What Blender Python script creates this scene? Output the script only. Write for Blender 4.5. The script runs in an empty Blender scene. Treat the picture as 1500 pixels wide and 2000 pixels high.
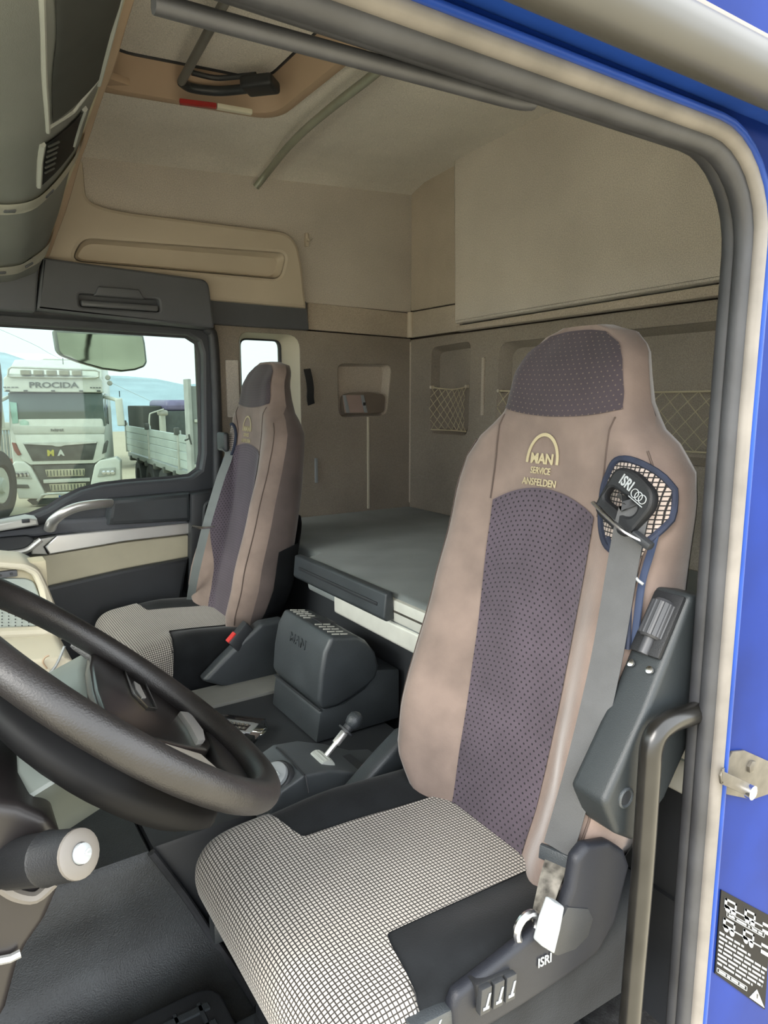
import bpy, bmesh, math, random
from mathutils import Vector, Matrix
random.seed(7)
V = Vector
SC = bpy.context.scene
COL = SC.collection
# ------------------------------------------------------------------ camera, sky, exposure
# axes: X = towards the rear of the cab, Y = from the open driver door across to the passenger side, Z = up
F, YAW, PITCH, CAM = 1340.0, math.radians(33.3), math.radians(-9.4), V((0.0, -0.5, 1.32))
FW = V((math.sin(YAW)*math.cos(PITCH), math.cos(YAW)*math.cos(PITCH), math.sin(PITCH)))
RT = V((math.cos(YAW), -math.sin(YAW), 0.0))
UP = RT.cross(FW)
cam = bpy.data.cameras.new('camera')
cam.sensor_fit = 'VERTICAL'; cam.sensor_height = 36.0; cam.sensor_width = 27.0
cam.lens = F/2000.0*36.0; cam.clip_start = 0.02; cam.clip_end = 6000
co = bpy.data.objects.new('camera', cam); COL.objects.link(co)
mw = Matrix((RT, UP, -FW)).transposed().to_4x4(); mw.translation = CAM
co.matrix_world = mw
SC.camera = co
SC.view_settings.view_transform = 'Standard'
SC.view_settings.look = 'None'
SC.view_settings.gamma = 1.0
SC.view_settings.use_curve_mapping = False
SC.view_settings.exposure = 2.6
w = bpy.data.worlds.new('overcast'); SC.world = w; w.use_nodes = True
bg = w.node_tree.nodes['Background']
bg.inputs[0].default_value = (0.93, 0.97, 1.0, 1); bg.inputs[1].default_value = 1.0
sl = bpy.data.lights.new('sun', 'SUN'); sl.energy = 1.6; sl.angle = math.radians(40); sl.color = (1, .95, .88)
so = bpy.data.objects.new('sun', sl); COL.objects.link(so)
so.rotation_euler = V((0.78, 0.15, -0.6)).to_track_quat('-Z', 'Y').to_euler()

def at(px, py, X=None, Y=None, Z=None):
    "point on a known plane of the cab (X, Y or Z given in metres) behind a spot of the photograph"
    d = FW + RT*((px-750)/F) - UP*((py-1000)/F)
    i, v = [(i, v) for i, v in enumerate((X, Y, Z)) if v is not None][0]
    return CAM + d*((v-CAM[i])/d[i])

# ------------------------------------------------------------------ materials
def lin(h):
    c = [int(h[i:i+2], 16)/255 for i in (0, 2, 4)]
    return tuple((x/12.92 if x <= .04045 else ((x+.055)/1.055)**2.4) for x in c)+(1,)
class NT:
    def __init__(s, m): s.t = m.node_tree; s.n = s.t.nodes; s.l = s.t.links
    def add(s, k, **kw):
        n = s.n.new(k)
        for a, b in kw.items(): setattr(n, a, b)
        return n
    def math(s, op, a, b=None, c=None):
        n = s.add('ShaderNodeMath', operation=op)
        for i, x in enumerate((a, b, c)):
            if x is None: continue
            if isinstance(x, (int, float)): n.inputs[i].default_value = x
            else: s.l.new(x, n.inputs[i])
        return n.outputs[0]
    def mix(s, f, a, b):
        n = s.add('ShaderNodeMix', data_type='RGBA')
        for i, x in ((0, f), (6, a), (7, b)):
            if isinstance(x, (int, float)): n.inputs[i].default_value = x
            elif isinstance(x, tuple): n.inputs[i].default_value = x
            else: s.l.new(x, n.inputs[i])
        return n.outputs[2]
MATS = {}
def mat(name, col, rough=.6, metal=0, var=.08, vs=6, bump=0, bs=200, coat=0, sheen=0, spec=.5, col2=None, trans=0, ao=False):
    if name in MATS: return MATS[name]
    m = bpy.data.materials.new(name); m.use_nodes = True; N = NT(m)
    p = N.n['Principled BSDF']; c = lin(col)
    tc = N.add('ShaderNodeTexCoord')
    nz = N.add('ShaderNodeTexNoise'); nz.inputs['Scale'].default_value = vs; nz.inputs['Detail'].default_value = 6
    N.l.new(tc.outputs['Object'], nz.inputs['Vector'])
    if col2: a, b = c, lin(col2)
    else:
        a = tuple(min(1, x*(1-2*var)) for x in c[:3])+(1,); b = tuple(min(1, x*(1+2*var)) for x in c[:3])+(1,)
    rp = N.add('ShaderNodeMapRange'); rp.inputs[1].default_value = .3; rp.inputs[2].default_value = .7
    N.l.new(nz.outputs[0], rp.inputs[0])
    colr = N.mix(rp.outputs[0], a, b)
    if bump >= .5:      # woven felt: fine speckle
        n3 = N.add('ShaderNodeTexNoise'); n3.inputs['Scale'].default_value = bs*.8; n3.inputs['Detail'].default_value = 2
        N.l.new(tc.outputs['Object'], n3.inputs['Vector'])
        sp_ = N.add('ShaderNodeMapRange'); sp_.inputs[1].default_value = .35; sp_.inputs[2].default_value = .65; sp_.inputs[3].default_value = .80; sp_.inputs[4].default_value = 1.12
        N.l.new(n3.outputs[0], sp_.inputs[0])
        vm = N.add('ShaderNodeVectorMath', operation='MULTIPLY'); N.l.new(colr, vm.inputs[0]); N.l.new(sp_.outputs[0], vm.inputs[1]); colr = vm.outputs[0]
    N.l.new(colr, p.inputs['Base Color'])
    p.inputs['Roughness'].default_value = rough; p.inputs['Metallic'].default_value = metal
    p.inputs['Specular IOR Level'].default_value = spec
    if coat: p.inputs['Coat Weight'].default_value = coat; p.inputs['Coat Roughness'].default_value = .05
    if sheen: p.inputs['Sheen Weight'].default_value = sheen; p.inputs['Sheen Roughness'].default_value = .4
    if trans: p.inputs['Transmission Weight'].default_value = trans
    if bump:
        n2 = N.add('ShaderNodeTexNoise'); n2.inputs['Scale'].default_value = bs; n2.inputs['Detail'].default_value = 3
        N.l.new(tc.outputs['Object'], n2.inputs['Vector'])
        bp = N.add('ShaderNodeBump'); bp.inputs['Strength'].default_value = bump; bp.inputs['Distance'].default_value = .002
        N.l.new(n2.outputs[0], bp.inputs['Height']); N.l.new(bp.outputs[0], p.inputs['Normal'])
    MATS[name] = m
    return m
def mat_grid(name, light, dark, cell, line=.2, ratio=1.0):
    "woven seat cloth: pale cells between dark threads, measured on the cloth (UV in metres)"
    m = mat(name, light, .9, var=.05, bump=0, sheen=.2); N = NT(m); p = N.n['Principled BSDF']
    uv = N.add('ShaderNodeUVMap'); sp = N.add('ShaderNodeSeparateXYZ'); N.l.new(uv.outputs[0], sp.inputs[0])
    d = []
    for i, k in ((0, 1/cell), (1, 1/(cell*ratio))):
        f = N.math('FRACT', N.math('MULTIPLY', sp.outputs[i], k))
        d.append(N.math('ABSOLUTE', N.math('SUBTRACT', f, .5)))
    e = N.math('MAXIMUM', d[0], d[1])
    r = N.add('ShaderNodeMapRange', interpolation_type='SMOOTHSTEP'); N.l.new(e, r.inputs[0])
    r.inputs[1].default_value = .5-line; r.inputs[2].default_value = .5-line*.45
    src = p.inputs['Base Color'].links[0].from_socket
    N.l.new(N.mix(r.outputs[0], src, lin(dark)), p.inputs['Base Color'])
    bp = N.add('ShaderNodeBump', invert=True); bp.inputs['Strength'].default_value = .5; bp.inputs['Distance'].default_value = .001
    N.l.new(r.outputs[0], bp.inputs['Height']); N.l.new(bp.outputs[0], p.inputs['Normal'])
    return m
def mat_dots(name, col, dark, cell, rad=.22, stretch=1.0, col2=None):
    "perforated cloth: staggered small holes"
    m = mat(name, col, .88, var=.10, vs=9, sheen=.3, bump=.15, bs=600); N = NT(m); p = N.n['Principled BSDF']
    uv = N.add('ShaderNodeUVMap'); sp = N.add('ShaderNodeSeparateXYZ'); N.l.new(uv.outputs[0], sp.inputs[0])
    v = N.math('MULTIPLY', sp.outputs[1], 1/(cell*.72)); row = N.math('FLOOR', v)
    sh = N.math('MULTIPLY', N.math('MODULO', row, 2.0), .5)
    u = N.math('ADD', N.math('MULTIPLY', sp.outputs[0], 1/cell), sh)
    du = N.math('SUBTRACT', N.math('FRACT', u), .5); dv = N.math('MULTIPLY', N.math('SUBTRACT', N.math('FRACT', v), .5), stretch)
    r2 = N.math('SQRT', N.math('ADD', N.math('MULTIPLY', du, du), N.math('MULTIPLY', dv, dv)))
    r = N.add('ShaderNodeMapRange', interpolation_type='SMOOTHSTEP'); N.l.new(r2, r.inputs[0])
    r.inputs[1].default_value = rad; r.inputs[2].default_value = rad*.6
    src = p.inputs['Base Color'].links[0].from_socket
    N.l.new(N.mix(r.outputs[0], src, lin(dark)), p.inputs['Base Color'])
    return m
def mat_glass(name, tint, gloss=1.0):
    if name in MATS: return MATS[name]
    m = bpy.data.materials.new(name); m.use_nodes = True; N = NT(m); N.n.remove(N.n['Principled BSDF'])
    t = N.add('ShaderNodeBsdfTransparent'); t.inputs[0].default_value = tint
    g = N.add('ShaderNodeBsdfGlossy'); g.inputs[1].default_value = .02
    fr = N.add('ShaderNodeFresnel'); fr.inputs[0].default_value = 1.45
    mx = N.add('ShaderNodeMixShader'); N.l.new(N.math('MULTIPLY', fr.outputs[0], gloss), mx.inputs[0])
    N.l.new(t.outputs[0], mx.inputs[1]); N.l.new(g.outputs[0], mx.inputs[2])
    N.l.new(mx.outputs[0], N.n['Material Output'].inputs[0])
    MATS[name] = m
    return m
BEIGE = mat('beige_headliner', 'dcd6cc', .95, var=.05, vs=3, bump=.5, bs=420, sheen=.15)
BEIGE2 = mat('beige_fabric_panel', 'c2bab0', .95, var=.06, vs=2.5, bump=.6, bs=380, sheen=.15)
BROWNISH = mat('taupe_fabric_wall', 'b3a798', .95, var=.06, vs=3, bump=.6, bs=400, sheen=.1)
TAUPE = mat('taupe_plastic', 'bcb09e', .6, var=.03, vs=4, bump=.15, bs=500)
CREAM = mat('cream_plastic', 'c2bba8', .5, var=.03, vs=4, bump=.1, bs=500)
TAN = mat('tan_frame_plastic', 'ab947d', .65, var=.04, vs=4)
CHAR = mat('charcoal_plastic', '4e5055', .55, var=.05, vs=5, bump=.2, bs=700)
BLACK = mat('black_plastic', '26282b', .5, var=.08, vs=6, bump=.2, bs=700)
BLACK2 = mat('black_grained_plastic', '2f3336', .42, var=.1, vs=9, bump=.35, bs=500)
GREYP = mat('grey_lid_plastic', 'a6a9a4', .5, var=.05, vs=3, bump=.25, bs=600)
RUBBER = mat('black_rubber_seal', '2b2c2f', .55, var=.15, vs=14, bump=.2, bs=90)
SEALG = mat('dusty_grey_seal', '635f5a', .6, var=.12, vs=14, bump=.15, bs=60)
BLUE = mat('blue_paint', '0b2362', .45, var=.15, vs=4, spec=.05)
BLUEL = mat('blue_paint_edge', '1c3a80', .4, var=.1, vs=8, spec=.15)
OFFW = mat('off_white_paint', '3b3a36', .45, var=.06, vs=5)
ALU = mat('aluminium', 'd9d8cf', .42, metal=.35, var=.03, vs=20)
CHROME = mat('bright_metal', 'd8d8d8', .2, metal=1, var=.03)
SATIN = mat('satin_silver', 'dcdbd8', .32, metal=.8, var=.04)
ZINC = mat('zinc_plate', '4d4942', .5, metal=.4, var=.15, vs=40)
BROWN = mat('brown_velour', '73645c', .9, var=.10, vs=11, bump=.2, bs=300, sheen=.35)
BROWN_SHADE = mat('shaded_brown_velour', '4f4542', .9, var=.10, vs=9, bump=.2, bs=300, sheen=.3)  # same brown velour with side and back shade put into its colour
SEAM = mat('brown_thread', '4d413b', .9)
BLKF = mat('black_velour', '17191b', .95, var=.2, vs=12, bump=.3, bs=400, sheen=.1, spec=.2)
PURP = mat_dots('perforated_mauve_cloth', '443b44', '0f0d12', .0125, .21, .8)
PURPD = mat_dots('perforated_dark_mauve_cloth', '352d33', '5c5048', .0125, .14, .8)
MESH = mat_grid('grey_black_woven_cloth', 'aaa49c', '282522', .0066, .2)
MESH2 = mat_grid('white_black_woven_cloth', '9c9088', '131212', .0068, .19)
BELT = mat('belt_webbing', '38393a', .6, var=.05, vs=30, bump=.3, bs=900)
NAVY = mat('navy_binding', '1d2436', .8, var=.15, vs=40)
CREAMT = mat('cream_embroidery', 'a3987a', .8)
WHITEP = mat('white_print', '8a8e90', .5, var=.02)
MATT = mat('bunk_mattress_cloth', '6b706f', .95, var=.08, vs=5, bump=.4, bs=500, sheen=.1)
RED = mat('red_plastic', 'c0302c', .4)
REDL = mat('red_lens', '9c2222', .25, coat=.5)
CLEARL = mat('white_lens', 'd8d4c0', .3, coat=.5)
GLOSSB = mat('piano_black', '1a1716', .22, var=.2, vs=20, spec=.35)
LEATH = mat('worn_black_leather', '1c1a1a', .42, var=.25, vs=10, bump=.25, bs=500)
FLOORM = mat('black_vinyl_mat', '26292b', .5, var=.2, vs=10, bump=.5, bs=350)
CARPET = mat('dark_carpet', '3a3b3c', .95, var=.25, vs=40, bump=.6, bs=300)
CORD = mat('net_cord', 'b8ac90', .85)
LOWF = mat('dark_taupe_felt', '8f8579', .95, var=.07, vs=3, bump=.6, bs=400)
NEARB = mat('dark_moulded_plastic', '191a1c', .5, var=.12, vs=9, bump=.25, bs=600, spec=.3)
NEARS = mat('slate_moulded_plastic', '1c1e24', .5, var=.06, vs=6, bump=.2, bs=700, spec=.3)
GLASS = mat_glass('tinted_window_glass', (.42, .47, .455, 1), .6)
CLEAR = mat_glass('clear_wrap', (.93, .95, .96, 1), .8)
GLASSW = mat_glass('windscreen_glass', (.9, .93, .92, 1), .5)

# ------------------------------------------------------------------ mesh helpers
ORG = {}
def put(o, parent=None):
    COL.objects.link(o)
    if parent is not None:
        o.parent = parent; ORG[o.name] = ORG[parent.name]
    return o
def thing(name, loc, label, cat, group=None, kind=None):
    e = bpy.data.objects.new(name, None); e.empty_display_size = .05
    COL.objects.link(e); e.location = loc; ORG[e.name] = V(loc)
    tag(e, label, cat, group, kind)
    return e
def tag(o, label=None, cat=None, group=None, kind=None):
    if label: o['label'] = label
    if cat: o['category'] = cat
    if group: o['group'] = group
    if kind: o['kind'] = kind
    return o
def obj(name, src, m, parent=None, label=None, sharp=38, smooth=True):
    "link one mesh object; src is a bmesh or mesh in cab coordinates"
    if isinstance(src, bmesh.types.BMesh):
        me = bpy.data.meshes.new(name)
        bmesh.ops.recalc_face_normals(src, faces=src.faces)
        src.to_mesh(me); src.free()
    else: me = src; me.name = name
    o = bpy.data.objects.new(name, me)
    off = None
    if parent is not None: off = ORG[parent.name]
    put(o, parent)
    if parent is None:
        c = sum((V(b) for b in (v.co for v in me.vertices)), V())/max(1, len(me.vertices))
        zmin = min(v.co.z for v in me.vertices); c.z = zmin
        o.location = c; ORG[o.name] = c; off = c
    me.transform(Matrix.Translation(-off))
    if m is not None:
        for x in (m if isinstance(m, (list, tuple)) else [m]): me.materials.append(x)
    if smooth:
        for p in me.polygons: p.use_smooth = True
        me.set_sharp_from_angle(angle=math.radians(sharp))
    if label: o['label'] = label
    return o
def struct(name, src, m, label=None, **k):
    o = obj(name, src, m, **k); o['kind'] = 'structure'
    if label: o['label'] = label
    return o
def B(): return bmesh.new()
def bev(bm, vs, r, seg=2):
    if r <= 0: return
    vs = [v for v in vs if v.is_valid]
    es = list({e for v in vs for e in v.link_edges})
    es = [e for e in es if len(e.link_faces) == 2 and e.calc_face_angle(0) > .35]
    bmesh.ops.bevel(bm, geom=es, offset=r, segments=seg, affect='EDGES', profile=.6, clamp_overlap=True)
def box(bm, x0, x1, y0, y1, z0, z1, r=.004, seg=2):
    m = Matrix.Translation(((x0+x1)/2, (y0+y1)/2, (z0+z1)/2)) @ Matrix.Diagonal((abs(x1-x0), abs(y1-y0), abs(z1-z0), 1))
    n = bmesh.ops.create_cube(bm, size=1, matrix=m)
    bev(bm, n['verts'], r, seg); return bm
def obox(bm, c, ax, ay, az, sx, sy, sz, r=.003, seg=2):
    "box centred at c along the given axes"
    m = Matrix((V(ax).normalized()*sx, V(ay).normalized()*sy, V(az).normalized()*sz)).transposed().to_4x4(); m.translation = V(c)
    n = bmesh.ops.create_cube(bm, size=1, matrix=m)
    bev(bm, n['verts'], r, seg); return bm
def prism(bm, pts, d, r=.004, seg=2):
    "closed polygon (world points) pushed along vector d"
    a = [bm.verts.new(V(p)) for p in pts]; b = [bm.verts.new(V(p)+V(d)) for p in pts]
    n = len(a); bm.faces.new(a); bm.faces.new(b[::-1])
    for i in range(n): bm.faces.new((a[i], a[(i+1) % n], b[(i+1) % n], b[i]))
    bmesh.ops.recalc_face_normals(bm, faces=bm.faces)
    bev(bm, a+b, r, seg); return bm
def spline(pts, n=6, closed=False):
    P = [V(p) for p in pts]; out = []; m = len(P)
    rng = range(m) if closed else range(m-1)
    for i in rng:
        g = lambda k: P[k % m] if closed else P[max(0, min(m-1, k))]
        p0, p1, p2, p3 = g(i-1), g(i), g(i+1), g(i+2)
        for j in range(n):
            t = j/n
            out.append(.5*((2*p1)+(p2-p0)*t+(2*p0-5*p1+4*p2-p3)*t*t+(3*p1-p0-3*p2+p3)*t**3))
    if not closed: out.append(P[-1].copy())
    return out
def frames(P, closed=False):
    out = []; nrm = None; m = len(P)
    for i in range(m):
        a = P[(i-1) % m] if closed or i > 0 else P[i]; b = P[(i+1) % m] if closed or i < m-1 else P[i]
        t = (b-a)
        t = t.normalized() if t.length > 1e-9 else V((0, 0, 1))
        if nrm is None:
            nrm = t.cross(V((0, 0, 1)) if abs(t.z) < .9 else V((1, 0, 0))).normalized()
        nrm = (nrm - t*nrm.dot(t)).normalized()
        out.append((t, nrm, t.cross(nrm)))
    return out
def loft(bm, rings, closed=True, cap=True, loop=False):
    R = [[bm.verts.new(p) for p in r] for r in rings]; n = len(R[0])
    K = len(R)
    for i in range(K if loop else K-1):
        a, b = R[i], R[(i+1) % K]
        for j in range(n if closed else n-1):
            try: bm.faces.new((a[j], a[(j+1) % n], b[(j+1) % n], b[j]))
            except ValueError: pass
    if cap and not loop and closed:
        bm.faces.new(R[0][::-1]); bm.faces.new(R[-1])
    return R
def tube(bm, pts, r, n=10, closed=False, smooth=0, flat=1.0, cap=True, up=None):
    P = spline(pts, smooth, closed) if smooth else [V(p) for p in pts]
    fr = frames(P, closed); rings = []
    for i, p in enumerate(P):
        rr = r(i/(len(P)-1)) if callable(r) else r
        t, a, b = fr[i]
        if up is not None:
            b = (V(up)-t*t.dot(V(up))).normalized(); a = b.cross(t)
        rings.append([p + a*rr*math.cos(2*math.pi*k/n) + b*rr*flat*math.sin(2*math.pi*k/n) for k in range(n)])
    loft(bm, rings, True, cap, closed); return bm
def ribbon(bm, pts, wdir, width, th=.0018, smooth=5):
    "flat strap along a path; wdir = width direction(s)"
    P = spline(pts, smooth) if smooth else [V(p) for p in pts]; rings = []
    for i, p in enumerate(P):
        a = P[max(0, i-1)]; b = P[min(len(P)-1, i+1)]; t = (b-a).normalized()
        f = i/(len(P)-1)
        wd = wdir(f) if callable(wdir) else V(wdir); wd = V(wd); wd = (wd-t*wd.dot(t)).normalized()
        n = t.cross(wd); ww = (width(f) if callable(width) else width)/2
        rings.append([p-wd*ww-n*th/2, p+wd*ww-n*th/2, p+wd*ww+n*th/2, p-wd*ww+n*th/2])
    loft(bm, rings, True, True); return bm
def grid(bm, fn, nu, nv, uvs=False, solid=0):
    "sheet fn(i/nu, j/nv) -> point; UV in metres along the sheet"
    P = [[V(fn(i/nu, j/nv)) for j in range(nv+1)] for i in range(nu+1)]
    vv = [[bm.verts.new(p) for p in r] for r in P]
    uvl = bm.loops.layers.uv.verify() if uvs else None
    if uvs:
        mid = nv//2
        cu = [0]
        for i in range(nu): cu.append(cu[-1]+(P[i+1][mid]-P[i][mid]).length)
        UVv = []
        for i in range(nu+1):
            row = [0]*(nv+1)
            for j in range(mid, nv): row[j+1] = row[j]+(P[i][j+1]-P[i][j]).length
            for j in range(mid, 0, -1): row[j-1] = row[j]-(P[i][j-1]-P[i][j]).length
            UVv.append([(row[j]+3, cu[i]+3) for j in range(nv+1)])
    for i in range(nu):
        for j in range(nv):
            f = bm.faces.new((vv[i][j], vv[i+1][j], vv[i+1][j+1], vv[i][j+1]))
            if uvs:
                for l, (a, b) in zip(f.loops, ((i, j), (i+1, j), (i+1, j+1), (i, j+1))): l[uvl].uv = UVv[a][b]
    if solid:
        bmesh.ops.solidify(bm, geom=bm.faces[:], thickness=solid)
    return bm
def rnd(pts, r, n=5):
    "round the corners of a 2-D polygon; r = radius or list"
    out = []; m = len(pts)
    for i, p in enumerate(pts):
        p = V(p); a = V(pts[i-1]); b = V(pts[(i+1) % m]); rr = r[i] if isinstance(r, (list, tuple)) else r
        if rr <= 0: out.append(p); continue
        da = (a-p); db = (b-p); k = min(rr, da.length*.49, db.length*.49)
        q0 = p+da.normalized()*k; q1 = p+db.normalized()*k
        for j in range(n+1):
            t = j/n; out.append(q0*(1-t)**2+p*2*t*(1-t)+q1*t*t)
    return out
def plate(outer, holes, th, r=.003, frame=((1, 0, 0), (0, 0, 1), (0, 1, 0)), o=(0, 0, 0)):
    "flat plate with holes; 2-D points live on frame axes 0,1; thickness runs along axis 2 from o"
    cu = bpy.data.curves.new('c', 'CURVE'); cu.dimensions = '2D'; cu.fill_mode = 'BOTH'
    cu.extrude = max(1e-4, th/2-r); cu.bevel_depth = r; cu.bevel_resolution = 1; cu.offset = -r
    for pts in [outer]+list(holes):
        s = cu.splines.new('POLY'); s.points.add(len(pts)-1); s.use_cyclic_u = True
        for q, p in zip(s.points, pts): q.co = (p[0], p[1], 0, 1)
    ob = bpy.data.objects.new('c', cu); COL.objects.link(ob)
    bpy.context.view_layer.update()
    me = bpy.data.meshes.new_from_object(ob.evaluated_get(bpy.context.evaluated_depsgraph_get()))
    bpy.data.objects.remove(ob); bpy.data.curves.remove(cu)
    A = [V(a) for a in frame]
    for v in me.vertices:
        c = v.co; v.co = V(o)+A[0]*c.x+A[1]*c.y+A[2]*(c.z+th/2)
    bm = bmesh.new(); bm.from_mesh(me); bpy.data.meshes.remove(me)
    return bm
def rect(x0, x1, z0, z1): return [(x0, z0), (x1, z0), (x1, z1), (x0, z1)]
def text_bm(s, size, o, ax, ay, depth=.001, bold=0.0, sx=1.0, shear=0, align='CENTER'):
    cu = bpy.data.curves.new('t', 'FONT'); cu.body = s; cu.size = size; cu.extrude = depth/2; cu.offset = bold
    cu.align_x = align; cu.align_y = 'BOTTOM_BASELINE'; cu.shear = shear; cu.resolution_u = 3
    ob = bpy.data.objects.new('t', cu); COL.objects.link(ob); bpy.context.view_layer.update()
    me = bpy.data.meshes.new_from_object(ob.evaluated_get(bpy.context.evaluated_depsgraph_get()))
    bpy.data.objects.remove(ob); bpy.data.curves.remove(cu)
    a = V(ax).normalized(); b = V(ay).normalized(); n = a.cross(b)
    for v in me.vertices:
        c = v.co; v.co = V(o)+a*c.x*sx+b*c.y+n*c.z
    bm = bmesh.new(); bm.from_mesh(me); bpy.data.meshes.remove(me)
    return bm
def lathe(bm, c, axis, prof, n=20):
    "prof = [(distance along axis, radius)]"
    ax = V(axis).normalized(); a = ax.orthogonal().normalized(); b = ax.cross(a)
    rings = [[V(c)+ax*d+(a*math.cos(2*math.pi*k/n)+b*math.sin(2*math.pi*k/n))*max(r, 1e-4) for k in range(n)] for d, r in prof]
    loft(bm, rings, True, True); return bm
def lerp(tab, x):
    if x <= tab[0][0]: return tab[0][1]
    for (a, p), (b, q) in zip(tab, tab[1:]):
        if x <= b:
            t = (x-a)/(b-a); t = t*t*(3-2*t)*.5+t*.5
            return p+(q-p)*t
    return tab[-1][1]
def sstep(a, b, x):
    t = max(0, min(1, (x-a)/(b-a))); return t*t*(3-2*t)
XZ = ((1, 0, 0), (0, 0, 1), (0, 1, 0))
YZ = ((0, 1, 0), (0, 0, 1), (1, 0, 0))
XY = ((1, 0, 0), (0, 1, 0), (0, 0, 1))
# ================================================================== THE SETTING: cab shell
# ---- passenger side wall
SKIN = mat('dark_taupe_backing', '5a5148', .8)
wl = struct('wall_left', plate([(-.6, .1), (2.0, .1), (2.0, 2.32), (-.6, 2.32)],
      [rnd(rect(-.45, .93, .45, 1.60), .06), rnd(rect(1.11, 1.30, 1.03, 1.57), .035)], .03, .002, XZ, (0, 2.30, 0)), SKIN,
      'taupe lined side wall of the cab behind the passenger door')
def wpanel(name, outer, holes, y, th, m, r=.004, parent=wl, label=None):
    return obj(name, plate(outer, holes, th, r, XZ, (0, y, 0)), m, parent, label)
win2_in = rnd(rect(1.075, 1.345, .98, 1.585), [.04, .05, .06, .04])
rec = rnd([(1.535, 1.237), (1.79, 1.243), (1.815, 1.475), (1.528, 1.470)], .035)
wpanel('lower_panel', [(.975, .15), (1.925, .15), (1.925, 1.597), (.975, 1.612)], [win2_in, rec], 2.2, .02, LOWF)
wpanel('band_panel', [(1.382, 1.611), (1.925, 1.601), (1.925, 1.712), (1.388, 1.722)], [], 2.197, .022, BROWNISH)
wpanel('upper_panel', [(-.5, 1.60), (.97, 1.61), (1.376, 1.72), (1.925, 1.716), (1.94, 2.3), (-.5, 2.3)], [], 2.2, .02, BEIGE2)
# reveal of the small window
bm = B(); ringA = [V((p[0], 2.203, p[1])) for p in win2_in]
win2_out = rnd(rect(1.112, 1.298, 1.03, 1.568), .034); ringB = [V((p[0], 2.30, p[1])) for p in win2_out]
mid = [a.lerp(b, .35)+V((0, -.01, 0)) for a, b in zip(ringA, ringB)]
loft(bm, [ringA, mid, ringB], True, False); obj('window_reveal', bm, CREAM, wl)
bm = B(); tube(bm, [V((p[0], 2.296, p[1])) for p in win2_out], .006, 8, True); obj('window_seal', bm, RUBBER, wl)
struct('window_2', plate(rnd(rect(1.105, 1.305, 1.025, 1.575), .035), [], .005, .001, XZ, (0, 2.302, 0)), GLASS, 'small fixed side window pane behind the passenger headrest')
# small covers, hook and tray on that wall
wpanel('cover_plate', rnd(rect(1.012, 1.066, 1.244, 1.473), .006), [], 2.194, .012, BEIGE2, .003)
bm = B(); box(bm, 1.375, 1.392, 2.186, 2.204, 1.945, 2.0, .006); box(bm, 1.377, 1.390, 2.175, 2.190, 1.965, 1.975, .003)
obj('coat_hook', bm, TAUPE, wl)
bm = B(); ra = [V((p[0], 2.203, p[1])) for p in rec]
c = V((1.66, 0, 1.352)); rb = [V((c.x+(p[0]-c.x)*.93, 2.255, c.z+(p[1]-c.z)*.93)) for p in rec]
loft(bm, [ra, rb], True, False); bm.faces.new([bm.verts.new(p) for p in rb]); obj('storage_tray', bm, BROWNISH, wl)
bm = B(); ra = rnd([(1.548, 1.248), (1.778, 1.254), (1.785, 1.335), (1.70, 1.348), (1.60, 1.345), (1.548, 1.335)], .02)
bmp = plate(ra, [], .006, .002, XZ, (0, 2.207, 0)); obj('tray_lip', bmp, mat('dark_taupe', '6d6257', .7), wl)
bm.free()
bm = B(); box(bm, 1.679, 1.689, 2.194, 2.202, .81, 1.236, .002); obj('seam_strip', bm, CREAM, wl)
bm = B(); box(bm, 1.405, 1.418, 2.190, 2.202, .95, 1.06, .004); obj('light_switch', bm, WHITEP, wl)
# tan moulded shelf over the passenger door
sh = [at(x, y, Y=2.15) for x, y in ((82, 510), (120, 380), (148, 300), (163, 312), (170, 388), (200, 402), (245, 412), (400, 432), (560, 452), (583, 474), (592, 520), (600, 592))]
sh = [(p.x, p.z) for p in sh]
sh = [(-.4, 1.70), (-.4, 2.14)] + [(sh[1][0]-.1, 2.14)] + [(sh[2][0], 2.13)] + sh[3:] + [(sh[-1][0], 1.69)]
ledge_in = rnd([(.46, 1.79), (1.24, 1.80), (1.27, 1.90), (.50, 1.865)], .035)
wpanel('moulded_shelf', rnd(sh, [0, 0, .02, .02, .02, .04, .05, .05, .0, .03, .03, .02, .01, 0]), [ledge_in], 2.155, .05, TAUPE, .014)
bm = B(); ra = [V((p[0], 2.16, p[1])) for p in ledge_in]; c = sum(ra, V())/len(ra)
rb = [V((c.x+(p.x-c.x)*.96, 2.195, c.z+(p.z-c.z)*.75)) for p in ra]
loft(bm, [ra, rb], True, False); bm.faces.new([bm.verts.new(p) for p in rb]); obj('shelf_recess', bm, TAUPE, wl)
# ---- dark header over the passenger door with its grab recess
t1 = struct('trim_1', plate(rnd([(.33, 1.612), (.935, 1.582), (.918, 1.757), (.36, 1.778)], [.004, .012, .03, .004]),
      [rnd(rect(.462, .732, 1.628, 1.672), .012)], .11, .008, XZ, (0, 2.09, 0)), CHAR, 'charcoal header panel with a grab recess above the passenger door')
bm = B(); box(bm, .455, .74, 2.125, 2.15, 1.62, 1.68, .002); obj('recess_back', bm, CHAR, t1)
bm = B(); box(bm, .468, .728, 2.092, 2.112, 1.630, 1.652, .008, 3); obj('grab_bar', bm, mat('charcoal_satin', '54565a', .35), t1)
bm = B(); prism(bm, [(.51, 2.084, 1.668), (.525, 2.080, 1.700), (.66, 2.080, 1.700), (.68, 2.084, 1.668)], (0, .03, 0), .006, 3); obj('grab_lip', bm, CHAR, t1)
struct('trim_2', plate(rnd([(.925, 1.606), (1.375, 1.604), (1.364, 1.722), (.925, 1.728)], .006), [], .035, .005, XZ, (0, 2.168, 0)), CHAR, 'low charcoal strip behind the header panel above the small window')
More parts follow.
